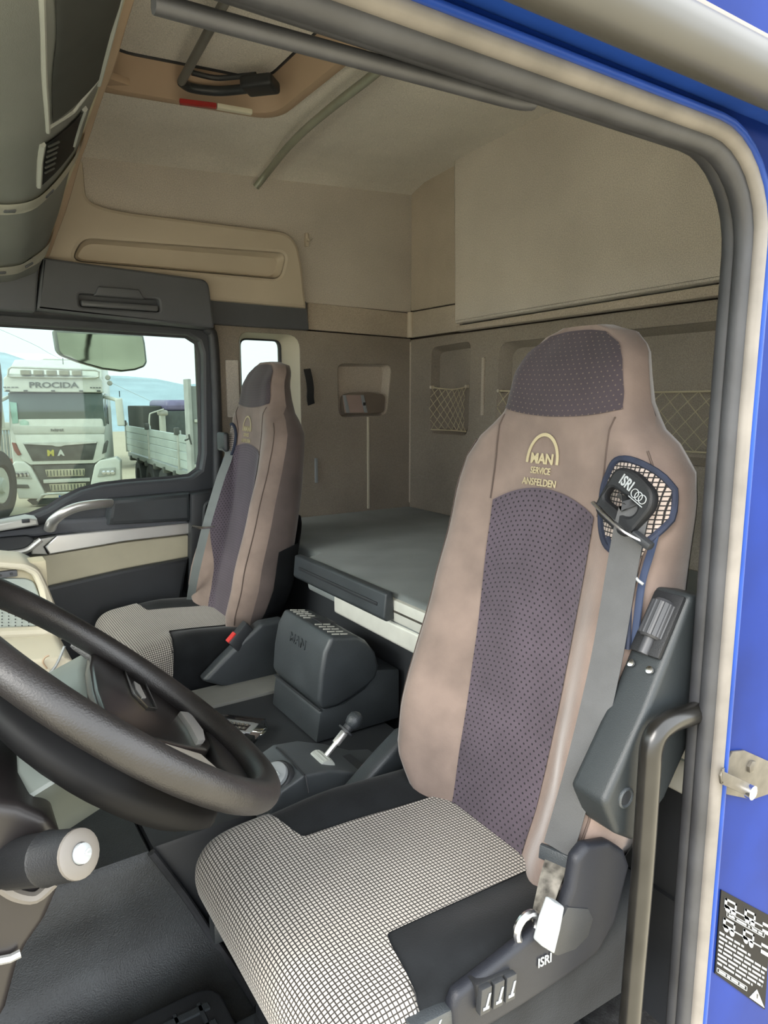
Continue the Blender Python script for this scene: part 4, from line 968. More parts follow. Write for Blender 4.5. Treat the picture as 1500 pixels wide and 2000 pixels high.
opatch('lid_inset', .62, 1.10, .22, .46, .0045, DG, 10, 8, l1_, .002)
oline('lid_rib', [(1.14, .48), (.9, .495), (.62, .50)], .005, GREYP, l1_); oline('lid_rib', [(1.14, .20), (.9, .20), (.4, .20)], .006, GREYP, l1_)
oline('lid_rib', [(1.10, .20), (1.14, .34), (1.12, .48)], .0035, GREYP, l1_)
hr = opatch('handle_recess', 1.20, 1.44, .26, .50, .0045, BLACK, 8, 8, l1_, .002)
oline('handle_bar', [(1.44, .50), (1.3, .505), (1.20, .505)], .007, GREYP, hr); oline('handle_bar', [(1.40, .27), (1.3, .27), (1.20, .27)], .007, GREYP, hr)
bm = B()
for i in range(6):
    tube(bm, [OS(1.22+i*.03, .47, .006), OS(1.24+i*.03, .40, .006)], .0025, 5)
obj('handle_ribs', bm, DG, hr)
bm = B(); tube(bm, [V((tri(REAR, y)[0]+.008, y, tri(REAR, y)[1]+.006)) for y in [.1+i*.1 for i in range(21)]], .014, 8, flat=.8); obj('edge_trim', bm, TAN, oc, 'tan edging strip')
bm = B(); loft(bm, [[V((tri(REAR, y)[0]+.012, y, tri(REAR, y)[1])), V((tri(REAR, y)[0]+.03, y, min(ceil_z(.4, y)-.01, 2.14))), V((-.5, y, 2.09)), V((-.5, y, 1.72)), V((tri(BEND, y)[0]-.3, y, tri(BEND, y)[1]))] for y in [.1, .5, .85, 1.25, 1.66, 1.9, 2.12]], True, True); obj('console_carcass', bm, mat('cream_inner', 'b9b095', .6), oc)
# ---- roof hatch handle bar and curtain rail
hh = thing('hatch_handle', (.75, 1.3, 2.17), 'grey tubular bar with black lever crossing the roof hatch', 'handle')
b0, b1_ = at(425, 30, Z=2.175), at(354, 162, Z=2.175)
zz = ceil_z(.7, 1.3)+.005; b0 = at(430, 20, Z=zz); b1_ = at(354, 160, Z=zz)
bm = B(); tube(bm, [b0+(b0-b1_)*.9, b0, b1_], .012, 12); obj('bar', bm, mat('grey_tube', '6f6e6a', .5), hh)
bm = B(); q1 = at(375, 172, Z=zz); q2 = at(430, 178, Z=zz); q3 = at(490, 172, Z=zz); q4 = at(520, 168, Z=zz)
tube(bm, [b1_, q1, q2, q3], .0135, 12, smooth=5); obj('lever', bm, BLACK2, hh)
bm = B(); obox(bm, at(508, 166, Z=zz), q4-q2, V((-(q4-q2).y, (q4-q2).x, 0)), (0, 0, 1), .10, .075, .035, .012, 3); obj('lever_bracket', bm, BLACK, hh)
bm = B(); tube(bm, [at(375, 142, Z=zz+.02), at(420, 152, Z=zz+.02), at(460, 150, Z=zz+.02), at(500, 146, Z=zz+.02)], .008, 8, smooth=4); obj('link_rod', bm, BLACK, hh)
cr = [at(760, 118, Z=2.19), at(725, 150, Z=2.19), at(660, 200, Z=2.185), at(600, 250, Z=2.18), at(560, 290, Z=2.17), at(528, 330, Y=2.07), at(500, 365, Y=2.15)]
bm = B(); tube(bm, [cr[0]+(cr[0]-cr[1])*6, cr[0]+(cr[0]-cr[1])*2]+cr, .013, 12, smooth=5); tag(obj('curtain_rail', bm, mat('grey_green_tube', '989b8c', .4, metal=.4)), 'curved pale grey curtain rail across the ceiling', 'rail')
bm = B(); prism(bm, [at(255, 168, Z=2.155), at(202, 150, Z=2.155), at(195, 168, Z=2.155)], (0, 0, .02), .004); tag(obj('roof_wedge', bm, TAN), 'small tan wedge trim beside the roof hatch', 'trim')
# ---- straps, papers, nets
bm = B(); ribbon(bm, [V((1.375, 2.196, 1.445)), V((1.38, 2.185, 1.40)), V((1.382, 2.180, 1.36)), V((1.384, 2.186, 1.32)), V((1.392, 2.194, 1.295))], (1, 0, 0), .032, .004, 5); tag(obj('wall_strap', bm, mat('black_strap', '1d1f22', .6)), 'short black strap on the wall right of the small window', 'strap')
ppr = thing('folded_papers', (1.62, 2.22, 1.25), 'folded papers in the wall tray beside the bunk', 'papers')
bm = B(); prism(bm, [(1.565, 2.210, 1.256), (1.675, 2.210, 1.256), (1.655, 2.216, 1.335), (1.555, 2.216, 1.335)], (0, .004, 0), .001); 
for v in bm.verts: v.co.y -= .010
obj('paper', bm, mat('pinkish_paper', '9c8880', .8), ppr)
for x in (1.558, 1.652):
    bm = B(); prism(bm, [(x+.012, 2.196, 1.256), (x+.030, 2.196, 1.256), (x+.012, 2.200, 1.335), (x-.004, 2.200, 1.335)], (0, .004, 0), .001); sh_ = obj('paper_edge', bm, WHITEP, ppr)
bm = B(); box(bm, 1.657, 1.670, 2.194, 2.197, 1.288, 1.302, .001); obj('paper_mark', bm, BLACK, ppr)
def net(y0, y1, z0, z1, nx, nz, label, sag=.03):
    root = thing('storage_net', (1.93, (y0+y1)/2, z0), label, 'net')
    def P(a, b): return V((1.912+.022*math.sin(math.pi*a)-.02*b*(1-b)*2, y0+(y1-y0)*a, z0+(z1-z0)*b-sag*math.sin(math.pi*a)*b*.35))
    bm = B(); K = nx
    n_ = 26
    for s_ in (-1, 1):
        for k in range(-nz*2, nx+nz*2+1):
            pts = []
            for i in range(n_+1):
                b = i/n_; a = (k+s_*b*nz)/nx
                if 0 <= a <= 1: pts.append(P(a, b))
                elif pts: break
            if len(pts) >= 3: tube(bm, pts, .0015, 5)
    o = obj('net_mesh', bm, CORD, root); o['kind'] = 'stuff'
    bm = B(); tube(bm, [P(i/16, 1) for i in range(17)], .0032, 6); obj('top_cord', bm, CORD, root)
    bm = B(); tube(bm, [P(i/16, 0) for i in range(17)], .003, 6); obj('bottom_cord', bm, CORD, root)
    for a in (0, 1):
        bm = B(); lathe(bm, P(a, 1)+V((.012, 0, 0)), (-1, 0, 0), [(0, .008), (.018, .007), (.02, .003)], 10); obj('net_button', bm, TAUPE, root)
net(2.02, 1.775, 1.18, 1.37, 6, 4, 'small cord net over the storage pocket near the passenger corner')
net(1.575, .24, 1.16, 1.35, 22, 3, 'long cord net across the back wall behind the driver headrest')
# ---- outside grab handle and door hardware on the pillar
gh = [at(1375, 1385, Y=.035), at(1350, 1395, Y=.03), at(1312, 1408, Y=.03), at(1284, 1430, Y=.03), at(1272, 1462, Y=.03), at(1268, 1510, Y=.03), at(1255, 1700, Y=.03), at(1238, 1900, Y=.03), at(1222, 2100, Y=.03)]
bm = B(); tube(bm, gh, .0155, 14, smooth=6); tag(obj('grab_handle', bm, mat('worn_black_enamel', '161513', .28, var=.3, vs=12)), 'worn black tubular grab handle inside the door pillar', 'handle')
sk_ = thing('door_striker', at(1450, 1520, Y=-.005).to_tuple(), 'zinc door striker bracket with bolt on the blue pillar', 'striker')
o1 = [at(x, y, Y=-.004) for x, y in ((1410, 1540), (1414, 1500), (1432, 1468), (1455, 1466), (1520, 1495), (1520, 1545), (1470, 1562), (1420, 1552))]
bm = B(); prism(bm, o1, (0, .004, 0), .001); obj('back_plate', bm, ZINC, sk_)
o2 = [at(x, y, Y=-.030) for x, y in ((1408, 1516), (1412, 1506), (1478, 1536), (1480, 1558), (1462, 1556), (1410, 1532))]
bm = B(); prism(bm, o2, (0, .004, 0), .001); obj('strap_plate', bm, ZINC, sk_)
bm = B(); prism(bm, [at(1410, 1502, Y=-.03), at(1410, 1532, Y=-.03), at(1413, 1532, Y=0), at(1413, 1500, Y=0)], (.004, 0, 0), .001); obj('side_plate', bm, ZINC, sk_)
pc = at(1469, 1548, Y=-.035); bm = B(); lathe(bm, pc, (0, 1, 0), [(-.004, .006), (-.002, .0105), (.006, .0105), (.008, .007), (.034, .007)], 18); obj('striker_bolt', bm, CHROME, sk_)
pc = at(1468, 1497, Y=-.006); bm = B(); lathe(bm, pc, (0, 1, 0), [(-.004, .005), (-.002, .010), (.006, .010)], 6); obj('plate_bolt', bm, ZINC, sk_)
# ---- warning sticker
stk = thing('warning_sticker', at(1450, 1850, Y=-.0035).to_tuple(), 'black instruction sticker with white vehicle pictures on the blue pillar', 'sticker')
SX0, SX1, SZ0, SZ1 = .940, 1.118, .425, .586
quad = [at(1409, 1738, Y=-.002), at(1506, 1790, Y=-.002), at(1494, 1972, Y=-.002), at(1396, 1908, Y=-.002)]
quad = [V((p.x, -.002, p.z)) for p in quad]
def sq(u, v, yy=-.0028):
    a = quad[0].lerp(quad[1], u); b = quad[3].lerp(quad[2], u); p = a.lerp(b, v); p.y = yy; return p
bm = B(); prism(bm, [sq(0, 0, -.002), sq(1, 0, -.002), sq(1, 1, -.002), sq(.93, 1, -.002), sq(0, .96, -.002)], (0, .0016, 0), 0); obj('sticker_ground', bm, mat('black_vinyl', '101012', .6, spec=.1), stk, smooth=False)
def sbar(bm, u0, v0, u1, v1): prism(bm, [sq(u0, v0), sq(u1, v0), sq(u1, v1), sq(u0, v1)], (0, .0006, 0), 0)
def sframe(bm, u0, v0, u1, v1, w=.02):
    sbar(bm, u0, v0, u1, v0+w); sbar(bm, u0, v1-w, u1, v1); sbar(bm, u0, v0, u0+w*.8, v1); sbar(bm, u1-w*.8, v0, u1, v1)
for v0 in (.04, .26):
    for k in range(2):
        u = .07+.38*k
        bm = B(); sbar(bm, u, v0+.02, u+.22, v0+.045); sbar(bm, u+.19, v0+.02, u+.22, v0+.10); sbar(bm, u, v0+.02, u+.04, v0+.13); sbar(bm, u, v0+.09, u+.22, v0+.125)
        for cx, cy in ((u+.06, v0+.13), (u+.17, v0+.14)):
            prism(bm, [sq(cx+.045*math.cos(t), cy+.038*math.sin(t)) for t in [2*math.pi*i/10 for i in range(10)]], (0, .0006, 0), 0)
        sbar(bm, u+.22, v0+.10, u+.38, v0+.115)
        obj('vehicle_picture', bm, WHITEP, stk, smooth=False)
    bm = B(); sbar(bm, .83, v0+.06, .99, v0+.09); sbar(bm, .83, v0+.13, .99, v0+.17); obj('trailer_picture', bm, WHITEP, stk, smooth=False)
bm = B(); sframe(bm, .12, .20, .88, .255, .008); 
for a_, b__ in ((.16, .27), (.31, .50), (.54, .57), (.62, .72), (.75, .83)): sbar(bm, a_, .218, b__, .24)
obj('caption_box', bm, WHITEP, stk, smooth=False)
random.seed(3)
for i in range(8):
    v = .46+i*.05; u = .02; end = (.48, .62, .97, .93, .93, .92, .9, .7)[i]
    bm = B()
    while u < end:
        ww = random.uniform(.05, .2); sbar(bm, u, v, min(end, u+ww), v+.024); u += ww+.03
    obj('print_line', bm, WHITEP, stk, smooth=False)
bm = B(); sframe(bm, .02, .875, .60, .93, .008)
for a_, b__ in ((.06, .18), (.21, .26), (.29, .42), (.45, .55)): sbar(bm, a_, .89, b__, .915)
obj('caption_box', bm, WHITEP, stk, smooth=False)
bm = B(); prism(bm, [sq(.80, .84), sq(.98, .985), sq(.66, .975)], (0, .0006, 0), 0); wt = obj('warning_triangle', bm, WHITEP, stk, smooth=False)
bm = B(); prism(bm, [sq(.795, .885, -.0034), sq(.825, .885, -.0034), sq(.815, .935, -.0034), sq(.80, .935, -.0034)], (0, .0004, 0), 0); obj('exclamation_mark', bm, BLACK, wt, smooth=False)
# ---- mirrors outside the passenger window
mi = thing('kerb_mirror', (.63, 2.62, 1.43), 'wide kerb mirror hanging outside above the passenger window', 'mirror')
mo = [at(x, y, Y=2.60) for x, y in ((111, 640), (292, 650), (291, 668), (285, 708), (278, 717), (258, 724), (232, 727), (195, 722), (150, 708), (118, 694), (111, 684))]
mtilt = lambda b: [setattr(v.co, 'y', v.co.y+1.0*(v.co.z-1.5)) for v in b.verts]
bm = B(); prism(bm, mo, (0, .05, 0), .012, 3); mtilt(bm); obj('mirror_housing', bm, mat('grey_mirror_housing', '8f9285', .5), mi)
cc = sum(mo, V())/len(mo); bm = B(); prism(bm, [V((cc.x+(p.x-cc.x)*.94, 2.5985, cc.z+(p.z-cc.z)*.9)) for p in mo], (0, .003, 0), .001); mtilt(bm)
obj('mirror_glass', bm, mat('mirror_glass', '9a9d84', .12, metal=1, var=.15, vs=3), mi)
bm = B(); tube(bm, [V((.63, 2.70, 1.55)), V((.63, 2.74, 1.68)), V((.6, 2.6, 1.86)), V((.55, 2.32, 1.88))], .014, 8, smooth=4); obj('mirror_arm', bm, BLACK, mi)
m2 = thing('side_mirror', (.19, 2.72, 1.0), 'tall outside mirror at the left edge beyond the passenger window', 'mirror')
mo = [at(x, y, Y=2.7) for x, y in ((-120, 690), (-8, 694), (1, 706), (5, 740), (5, 830), (1, 880), (-8, 900), (-120, 905))]
bm = B(); prism(bm, mo, (0, .09, 0), .02, 3); obj('mirror_housing', bm, mat('grey_mirror_housing', '8f9285', .5), m2)
bm = B(); prism(bm, [V((p.x-.012, 2.697, p.z)) for p in mo], (0, .005, 0), .002); obj('mirror_glass', bm, mat('mirror_glass', '9a9d84', .12, metal=1, var=.15, vs=3), m2)
bm = B(); tube(bm, [V((-.05, 2.74, 1.45)), V((-.10, 2.6, 1.56)), V((-.2, 2.36, 1.60))], .015, 8, smooth=4); obj('mirror_arm', bm, BLACK, m2)
# ================================================================== OUTSIDE: yard seen through the passenger window
GZ = -1.5
bm = B(); grid(bm, lambda i, j: V((-220+440*i, -160+222*j, GZ)), 20, 20); struct('ground', bm, mat('pale_concrete_yard', 'b0a68e', .9, var=.12, vs=.6, col2='bdb39b'), 'pale concrete yard')
WT = mat('white_truck_paint', 'c6c8bc', .35, var=.03, coat=.3)
WT2 = mat('white_truck_grey_panel', 'b5b7ab', .45, var=.03)  # slightly greyer white for panels, arches and small fittings
DK = mat('dark_grille', '4b4d47', .6, var=.2, vs=5)
GL = mat('truck_glass', '59655f', .12, var=.1, vs=.6)
YEL = mat('yellow_mark', 'b5ae4a', .6)
TYRE = mat('tyre_rubber', '3a3b3a', .85)
G = at(128, 988, Z=GZ); dg = V((G.x-CAM.x, G.y-CAM.y, 0)); depth = (G-CAM).dot(FW); k_ = F/depth
rot = Matrix.Rotation(math.radians(-9), 3, 'Z')
VV = (rot @ dg.normalized()); UU = V((VV.y, -VV.x, 0)); WW = V((0, 0, 1))
def tp(u, v, w_): return G+UU*u+VV*v+WW*w_
def fu(x): return (x-128)/k_
def fw(y): return (986-y)/k_
def tpx(pts, v): return [tp(fu(x), v, fw(y)) for x, y in pts]
def tprism(root, nm, pts, v, d, m, r=.02, seg=2, label=None, parent=None):
    bm = B(); prism(bm, tpx(pts, v), VV*d, r, seg); return obj(nm, bm, m, parent or root, label)
tr = thing('white_truck', G.to_tuple(), 'white tractor truck with lamp bar facing the passenger window', 'truck')
# cab body: side profile swept across
prof = [(.10, 1.0), (0.02, 1.25), (0, 2.0), (.06, 2.35), (.28, 3.10), (.35, 3.35), (.62, 3.62), (1.2, 3.85), (2.1, 3.86), (2.1, .95), (1.6, .9)]
u0, u1 = fu(41), fu(207)
bm = B(); prism(bm, [tp(u0, v, z) for v, z in prof], UU*(u1-u0), .06, 3); obj('cab', bm, WT, tr)
tprism(tr, 'windscreen', [(43, 769), (212-4, 769), (212-2, 832), (46, 829)], .05, .30, GL, .02, 2, 'dark windscreen')
tprism(tr, 'sun_visor', [(40, 742), (50, 733), (204, 736), (210, 745), (210, 768), (39, 767)], -.10, .35, WT, .03, 3)
obj('visor_name', text_bm('PROCIDA', .20, tp(fu(125), -.112, fw(759)), UU, WW, .02, .004, 1.35), mat('silver_letter', '5f645c', .4), tr, smooth=False)
tprism(tr, 'lower_screen_panel', [(46, 830), (210, 833), (208, 846), (48, 845)], -.03, .2, WT2, .02)
bm = B()
for i in range(7): obox(bm, tp(fu(114+i*3.3), -.042, fw(838.5+.5*(i % 2))), UU, WW, VV, .03, .06-.02*(i % 3 == 1), .01, 0)
obj('panel_script', bm, mat('grey_letter', '6a6d68', .5), tr, smooth=False)
for x0, x1 in ((39, 66), (188, 209)):
    bm = B()
    for i in range(4):
        a = tp(fu(x0+(x1-x0)*i/4), -.112, fw(759.6)); b = tp(fu(x0+(x1-x0)*(i+.7)/4), -.112, fw(757.6)); obox(bm, (a+b)/2, UU, WW, VV, (b-a).dot(UU), .025, .01, 0)
    obj('visor_script', bm, mat('grey_letter', '6a6d68', .5), tr, smooth=False)
for x in (46, 76, 123, 172, 203):
    bm = B(); obox(bm, tp(fu(x), -.115, fw(765)), UU, WW, VV, .09, .04, .04, .008); obj('marker_light', bm, DK, tr)
# lamp bar
lb = tpx([(49, 738), (51, 726), (56, 722), (130, 724), (200, 726), (206, 729), (205, 738), (198, 740), (128, 740), (55, 739)], -.15)
bm = B(); tube(bm, lb, .028, 8, True); bar = obj('lamp_bar', bm, mat('pale_steel_tube', 'b9bab0', .35, metal=.4), tr)
for i in range(5):
    cx = 79.5+i*22; bm = B(); obox(bm, tp(fu(cx), -.16, fw(731.5)), UU, WW, VV, .25, .135, .10, .03, 2); lm = obj('spot_lamp', bm, mat('lamp_case', 'a3a296', .4), bar)
    bm = B(); obox(bm, tp(fu(cx), -.215, fw(731.5)), UU, WW, VV, .21, .10, .01, .01, 1); obj('lamp_glass', bm, mat('lamp_glass', '8e8c78', .2), lm)
bm = B(); box(bm, 0, .01, 0, .01, 0, .01, 0); bm.free()
# grille
tprism(tr, 'front_panel', [(50, 847), (208, 848), (206, 893), (186, 904), (72, 904), (58, 893), (52, 865)], -.05, .12, WT, .03)
gr = tprism(tr, 'upper_grille', [(63, 862), (194, 862), (184, 897), (77, 897)], -.07, .08, DK, .02, 2, 'dark upper grille')
tprism(tr, 'grille_trim', [(63, 861.5), (194, 861.5), (193, 864.5), (136, 868), (129, 870), (121, 870), (115, 868), (64, 864.5)], -.10, .04, mat('pale_chrome', 'c2c4bc', .25, metal=.5), .006, 1, parent=gr)
obj('grille_letter', text_bm('M', .20, tp(fu(110), -.078, fw(887)), UU, WW, .02, .012, 1.05), YEL, gr, smooth=False)
obj('grille_letter', text_bm('A', .20, tp(fu(128), -.078, fw(887)), UU, WW, .02, .012, 1.05), WT2, gr, smooth=False)
for px_ in ([(44, 861), (50, 862), (59, 884), (53, 886), (47, 876)], [(212, 859), (214, 862), (209, 883), (201, 886), (206, 866)]):
    tprism(tr, 'side_vent', px_, -.075, .08, mat('red_brown_vent', '7c4a3e', .5) if px_[0][0] < 100 else DK, .01)
# bumper: side blocks, dark centre
tprism(tr, 'bumper_centre', [(75, 905), (186, 905), (172, 958), (96, 958)], -.02, .15, DK, .02)
tprism(tr, 'bumper_block', [(41, 903), (47, 896), (64, 898), (74, 908), (94, 958), (88, 970), (48, 968), (44, 940)], -.10, .5, WT, .04, 3)
tprism(tr, 'bumper_block', [(186, 908), (196, 898), (226, 893), (234, 900), (232, 955), (225, 970), (178, 966), (174, 955)], -.10, .5, WT, .04, 3)
for px_ in ([(43, 915), (68, 915), (74, 930), (46, 928)], [(196, 914), (224, 912), (224, 927), (190, 930)]):
    hl_ = tprism(tr, 'headlamp', px_, -.13, .05, mat('lamp_glass_bright', 'a4a69c', .15), .015)
    for j in range(3):
        xx = px_[0][0]+7+j*8; bm = B(); lathe(bm, tp(fu(xx), -.125, fw(922)), -VV, [(0, .06), (.02, .055), (.025, .02)], 12); obj('headlamp_cell', bm, CHROME, hl_)
tprism(tr, 'fog_lamp', [(45, 940), (66, 941), (69, 948), (47, 947)], -.125, .05, DK, .01)
for (x0, x1, y0, y1), n in (((97, 168, 914, 928), 12), ((102, 168, 942, 956), 11)):
    g_ = tprism(tr, 'lower_grille', [(x0, y0), (x1, y0), (x1-2, y1), (x0+3, y1)], -.04, .04, mat('grille_cream', 'aaa68a', .6), .008)
    for i in range(n):
        xx = x0+4+(x1-x0-7)*i/(n-1)
        bm = B(); obox(bm, tp(fu(xx), -.045, fw((y0+y1)/2)), UU, WW, VV, .022, .14, .01, 0); obj('grille_slot', bm, DK, g_)
tprism(tr, 'bumper_beam', [(93, 933), (176, 932), (176, 939), (93, 940)], -.07, .06, WT2, .01)
bm = B(); tube(bm, tpx([(82, 972), (87, 966), (95, 960), (130, 959), (170, 959), (182, 962), (190, 970)], -.22), .032, 8, smooth=3); obj('bull_bar', bm, mat('pale_chrome', 'c2c4bc', .25, metal=.5), tr)
np_ = tprism(tr, 'number_plate', [(119, 963), (146, 963), (146, 972), (119, 972)], -.16, .02, mat('plate_white', 'b9c0c4', .5), .004)
for x in (119.2, 143): tprism(tr, 'plate_band', [(x, 963.2), (x+2.8, 963.2), (x+2.8, 971.8), (x, 971.8)], -.165, .01, mat('plate_blue', '3f66b0', .5), .001, 1, parent=np_)
bm = B()
for i in range(5): obox(bm, tp(fu(124.5+i*3.6), -.172, fw(967.5)), UU, WW, VV, .03, .075, .006, 0)
obj('plate_marks', bm, mat('grey_letter', '6a6d68', .5), np_, smooth=False)
tprism(tr, 'skid_plate', [(60, 972), (200, 972), (190, 982), (70, 982)], .0, .3, DK, .02)
# visible side: door window, mirrors, fairing
def sprism(nm, pts, u, du, m, r=.02, parent=tr):
    bm = B(); prism(bm, [tp(u, v, z) for v, z in pts], UU*du, r, 2); return obj(nm, bm, m, parent)
sprism('door_window', [(.45, 2.15), (1.25, 2.1), (1.25, 2.95), (.75, 2.95)], u1-.02, .035, GL, .01)
sprism('side_fairing', [(2.12, .95), (2.7, .95), (2.7, 3.5), (2.12, 3.8)], u1-.20, .16, WT, .03)
sprism('wheel_arch', [(.25, .45), (.35, 1.0), (1.9, 1.0), (2.0, .45)], u1-.3, .28, WT2, .03)
bm = B(); c0 = tp(u1-.15, 1.15, .50); lathe(bm, c0, UU, [(-.28, .30), (-.27, .47), (-.2, .5), (0, .5), (.06, .46), (.06, .28), (0, .25)], 26); obj('wheel', bm, TYRE, tr)
for (mx, my0, my1, s_) in ((26, 783, 834, -1), (238, 780, 832, 1)):
    px_ = [(mx-7, my0), (mx+6, my0-2), (mx+8, my1), (mx-5, my1)]
    mh = tprism(tr, 'mirror_housing', px_, -.15, .25, WT, .04, 3)
    a = tp(fu(mx), -.05, fw(my0+3)); b = tp(u0 if s_ < 0 else u1, .3, fw(775))
    bm = B(); tube(bm, [a, b], .05, 8); obj('mirror_arm', bm, WT, mh)
for (x, y) in ((225, 738), (228, 749)):
    bm = B(); lathe(bm, tp(fu(x)-.12, .7, fw(y)), -VV, [(0, .06), (.12, .07), (.14, .05)], 14); obj('air_horn', bm, mat('lamp_case', 'a3a296', .4), tr)
bm = B(); tube(bm, tpx([(236, 776), (236, 764)], .6), .012, 6); obj('aerial', bm, BLACK, tr)
bm = B(); tube(bm, tpx([(133, 724), (133, 700)], .9), .010, 6); obj('aerial', bm, BLACK, tr)
dsh = tprism(tr, 'dash_cloth', [(45, 785), (57, 787), (57, 825), (47, 826)], .02, .02, mat('green_cloth', '8fb5a5', .8), .004)
tprism(tr, 'dash_bundle', [(58, 822), (66, 818), (74, 822), (75, 829), (60, 829)], .02, .02, mat('pale_green', 'a9c4b4', .8), .004)
# white lorry box standing behind
far = tp(0, 14, 0); kf = F/((far-CAM).dot(FW))
def farbox(name, x0, x1, y0, y1, vdep, dp, m, label, cat, r=.05, parts=None):
    base = CAM+(G-CAM)*1.0
    p0 = at(x0, y1, Y=G.y+vdep); p1 = at(x1, y1, Y=G.y+vdep); zt = at(x0, y0, Y=G.y+vdep).z
    bm = B(); box(bm, p0.x, p1.x, G.y+vdep, G.y+vdep+dp, p0.z, zt, r); return tag(obj(name, bm, m), label, cat)
bx = thing('box_lorry', at(108, 960, Y=G.y+9).to_tuple(), 'white lorry box standing behind the white truck', 'lorry')
q0, q1 = at(84, 700, Y=G.y+9), at(190, 700, Y=G.y+9)
bm = B(); box(bm, q0.x, q1.x, G.y+9, G.y+15, GZ+1.0, q0.z, .06); obj('load_box', bm, mat('white_box', 'bfc4b8', .5), bx)
bm = B(); box(bm, q0.x+.2, q1.x-.2, G.y+9.2, G.y+14.8, GZ+.6, GZ+1.0, .03); obj('chassis', bm, DK, bx)
for yy in (9.8, 13.8):
    bm = B(); lathe(bm, V((q0.x+.1, G.y+yy, GZ+.5)), (1, 0, 0), [(0, .3), (.02, .5), (.25, .5), (.27, .3)], 18); obj('wheel', bm, TYRE, bx)
# dropside trailer
tz = [at(246, 838, Y=G.y+2.5), at(400, 842, Y=G.y-6.0)]
ds = thing('dropside_trailer', V((tz[0].x, tz[0].y, GZ)).to_tuple(), 'silver dropside trailer beside the white truck', 'trailer')
A0 = at(247, 838, Y=G.y+3.0); A1 = at(247, 902, Y=G.y+3.0); dirv = None
# rear end nearer to us: same real height, picked on the right edge of the window
B0 = at(400, 844, Y=G.y-5.5); B1 = V((B0.x, B0.y, A1.z+(B0.z-A0.z)))
A0.z = B0.z = (A0.z+B0.z)/2; 
B0 = B0+(B0-A0)*.5
du_ = (B0-A0); du_.z = 0; Ld = du_.length; du_.normalize(); nd = V((du_.y, -du_.x, 0)); nd = -nd if nd.dot(CAM-A0) < 0 else nd
Ht = .80
npan = 4
for i in range(npan):
    a = A0+du_*(Ld*i/npan+.06); ln = Ld/npan-.12
    for j in range(4):
        zc_ = A0.z-.1-j*.2
        bm = B(); obox(bm, V((a.x, a.y, zc_))+du_*ln/2, du_, nd, WW, ln, .05-.012*(j % 2), .19, .012, 1); obj('side_board', bm, mat('silver_board', 'b9c2bb', .4, metal=.35, var=.06, vs=1.5), ds)
for i in range(npan+1):
    a = A0+du_*(Ld*i/npan); bm = B(); obox(bm, V((a.x, a.y, A0.z-.38)), du_, nd, WW, .07, .10, .92, .01); pl_ = obj('stake_post', bm, mat('pale_steel_tube', 'b9bab0', .35, metal=.4), ds)
    bm = B(); obox(bm, V((a.x, a.y, A0.z+.06))+nd*.05, du_, nd, WW, .12, .12, .18, .03); obj('post_latch', bm, DK, pl_)
bm = B(); obox(bm, V((A0.x, A0.y, A0.z-.92))+du_*Ld/2-nd*1.2, du_, nd, WW, Ld, 2.4, .14, .02); obj('trailer_deck', bm, mat('deck_grey', '8a8f88', .6), ds)
for i in range(12):
    a = A0+du_*(Ld*(i+.5)/12); bm = B(); obox(bm, V((a.x, a.y, A0.z-1.0))-nd*.05, du_, nd, WW, .16, .2, .16, .04); obj('deck_bracket', bm, DK, ds)
for f_ in (.10, .22, .34):
    a = A0+du_*(Ld*f_); bm = B(); lathe(bm, V((a.x, a.y, GZ+.5))-nd*.35, nd, [(0, .25), (.02, .46), (.06, .5), (.28, .5), (.32, .45), (.32, .25), (.24, .2)], 22); obj('wheel', bm, TYRE, ds)
# dark lorry with purple roof behind
dl = thing('dark_lorry', at(330, 900, Y=G.y+9).to_tuple(), 'dark lorry with purple roof beyond the dropside trailer', 'lorry')
def db_(nm, x0, x1, y0, y1, yy, dp, m, r=.05):
    p0 = at(x0, y1, Y=yy); p1 = at(x1, y0, Y=yy); bm = B(); box(bm, p0.x, p1.x, yy, yy+dp, p0.z, p1.z, r, 3); return obj(nm, bm, m, dl)
YD = G.y+9
db_('load_wall', 280, 316, 793, 850, YD, 2.4, mat('dark_green_grey', '4a4c47', .7))
cabd = db_('cab', 322, 400, 802, 850, YD-.6, 2.6, mat('dark_green_cab', '4b524f', .6))
db_('roof', 324, 400, 781, 803, YD-.6, 2.6, mat('purple_roof', '77708f', .4), .35)
db_('pillar', 316, 323, 806, 850, YD-.7, .3, WT2, .02)
db_('mirror', 310, 329, 801, 812, YD-1.1, .3, mat('lamp_case', 'a3a296', .4), .1)
bm = B(); tube(bm, [at(292, 843, Y=YD-1.1), at(292, 812, Y=YD-1.1), at(298, 806, Y=YD-1.1), at(320, 799, Y=YD-1.1)], .03, 6, smooth=4); obj('mirror_arm', bm, WT2, dl)
db_('chassis', 282, 400, 850, 905, YD, 2.2, DK)
# grey post near the window
pp0 = at(378, 742, Y=9.0); pp1 = at(404, 742, Y=9.0)
gpz = thing('container_post', (pp0.x, 9.0, GZ), 'tall grey steel container wall at the right edge of the door window', 'container')
bm = B(); a = at(366, 740, Y=9.0); b = at(373, 740, Y=9.0); box(bm, a.x, b.x, 9.0, 9.2, GZ, a.z, .01); obj('corner_post', bm, mat('pale_grey_post', '9a9c95', .6), gpz)
bm = B(); a = at(373, 754, Y=9.02); b = at(440, 754, Y=9.02); box(bm, a.x, b.x, 9.02, 9.25, GZ, a.z, .01); wll = obj('side_sheet', bm, mat('grey_sheet', '7f837d', .6, var=.12, vs=2), gpz)
for y in (822, 910):
    a = at(380, y, Y=9.0); b = at(396, y, Y=9.0); bm = B(); box(bm, a.x, b.x, 8.98, 9.02, a.z-.02, a.z+.02, .006); obj('hinge_bar', bm, WT2, wll)
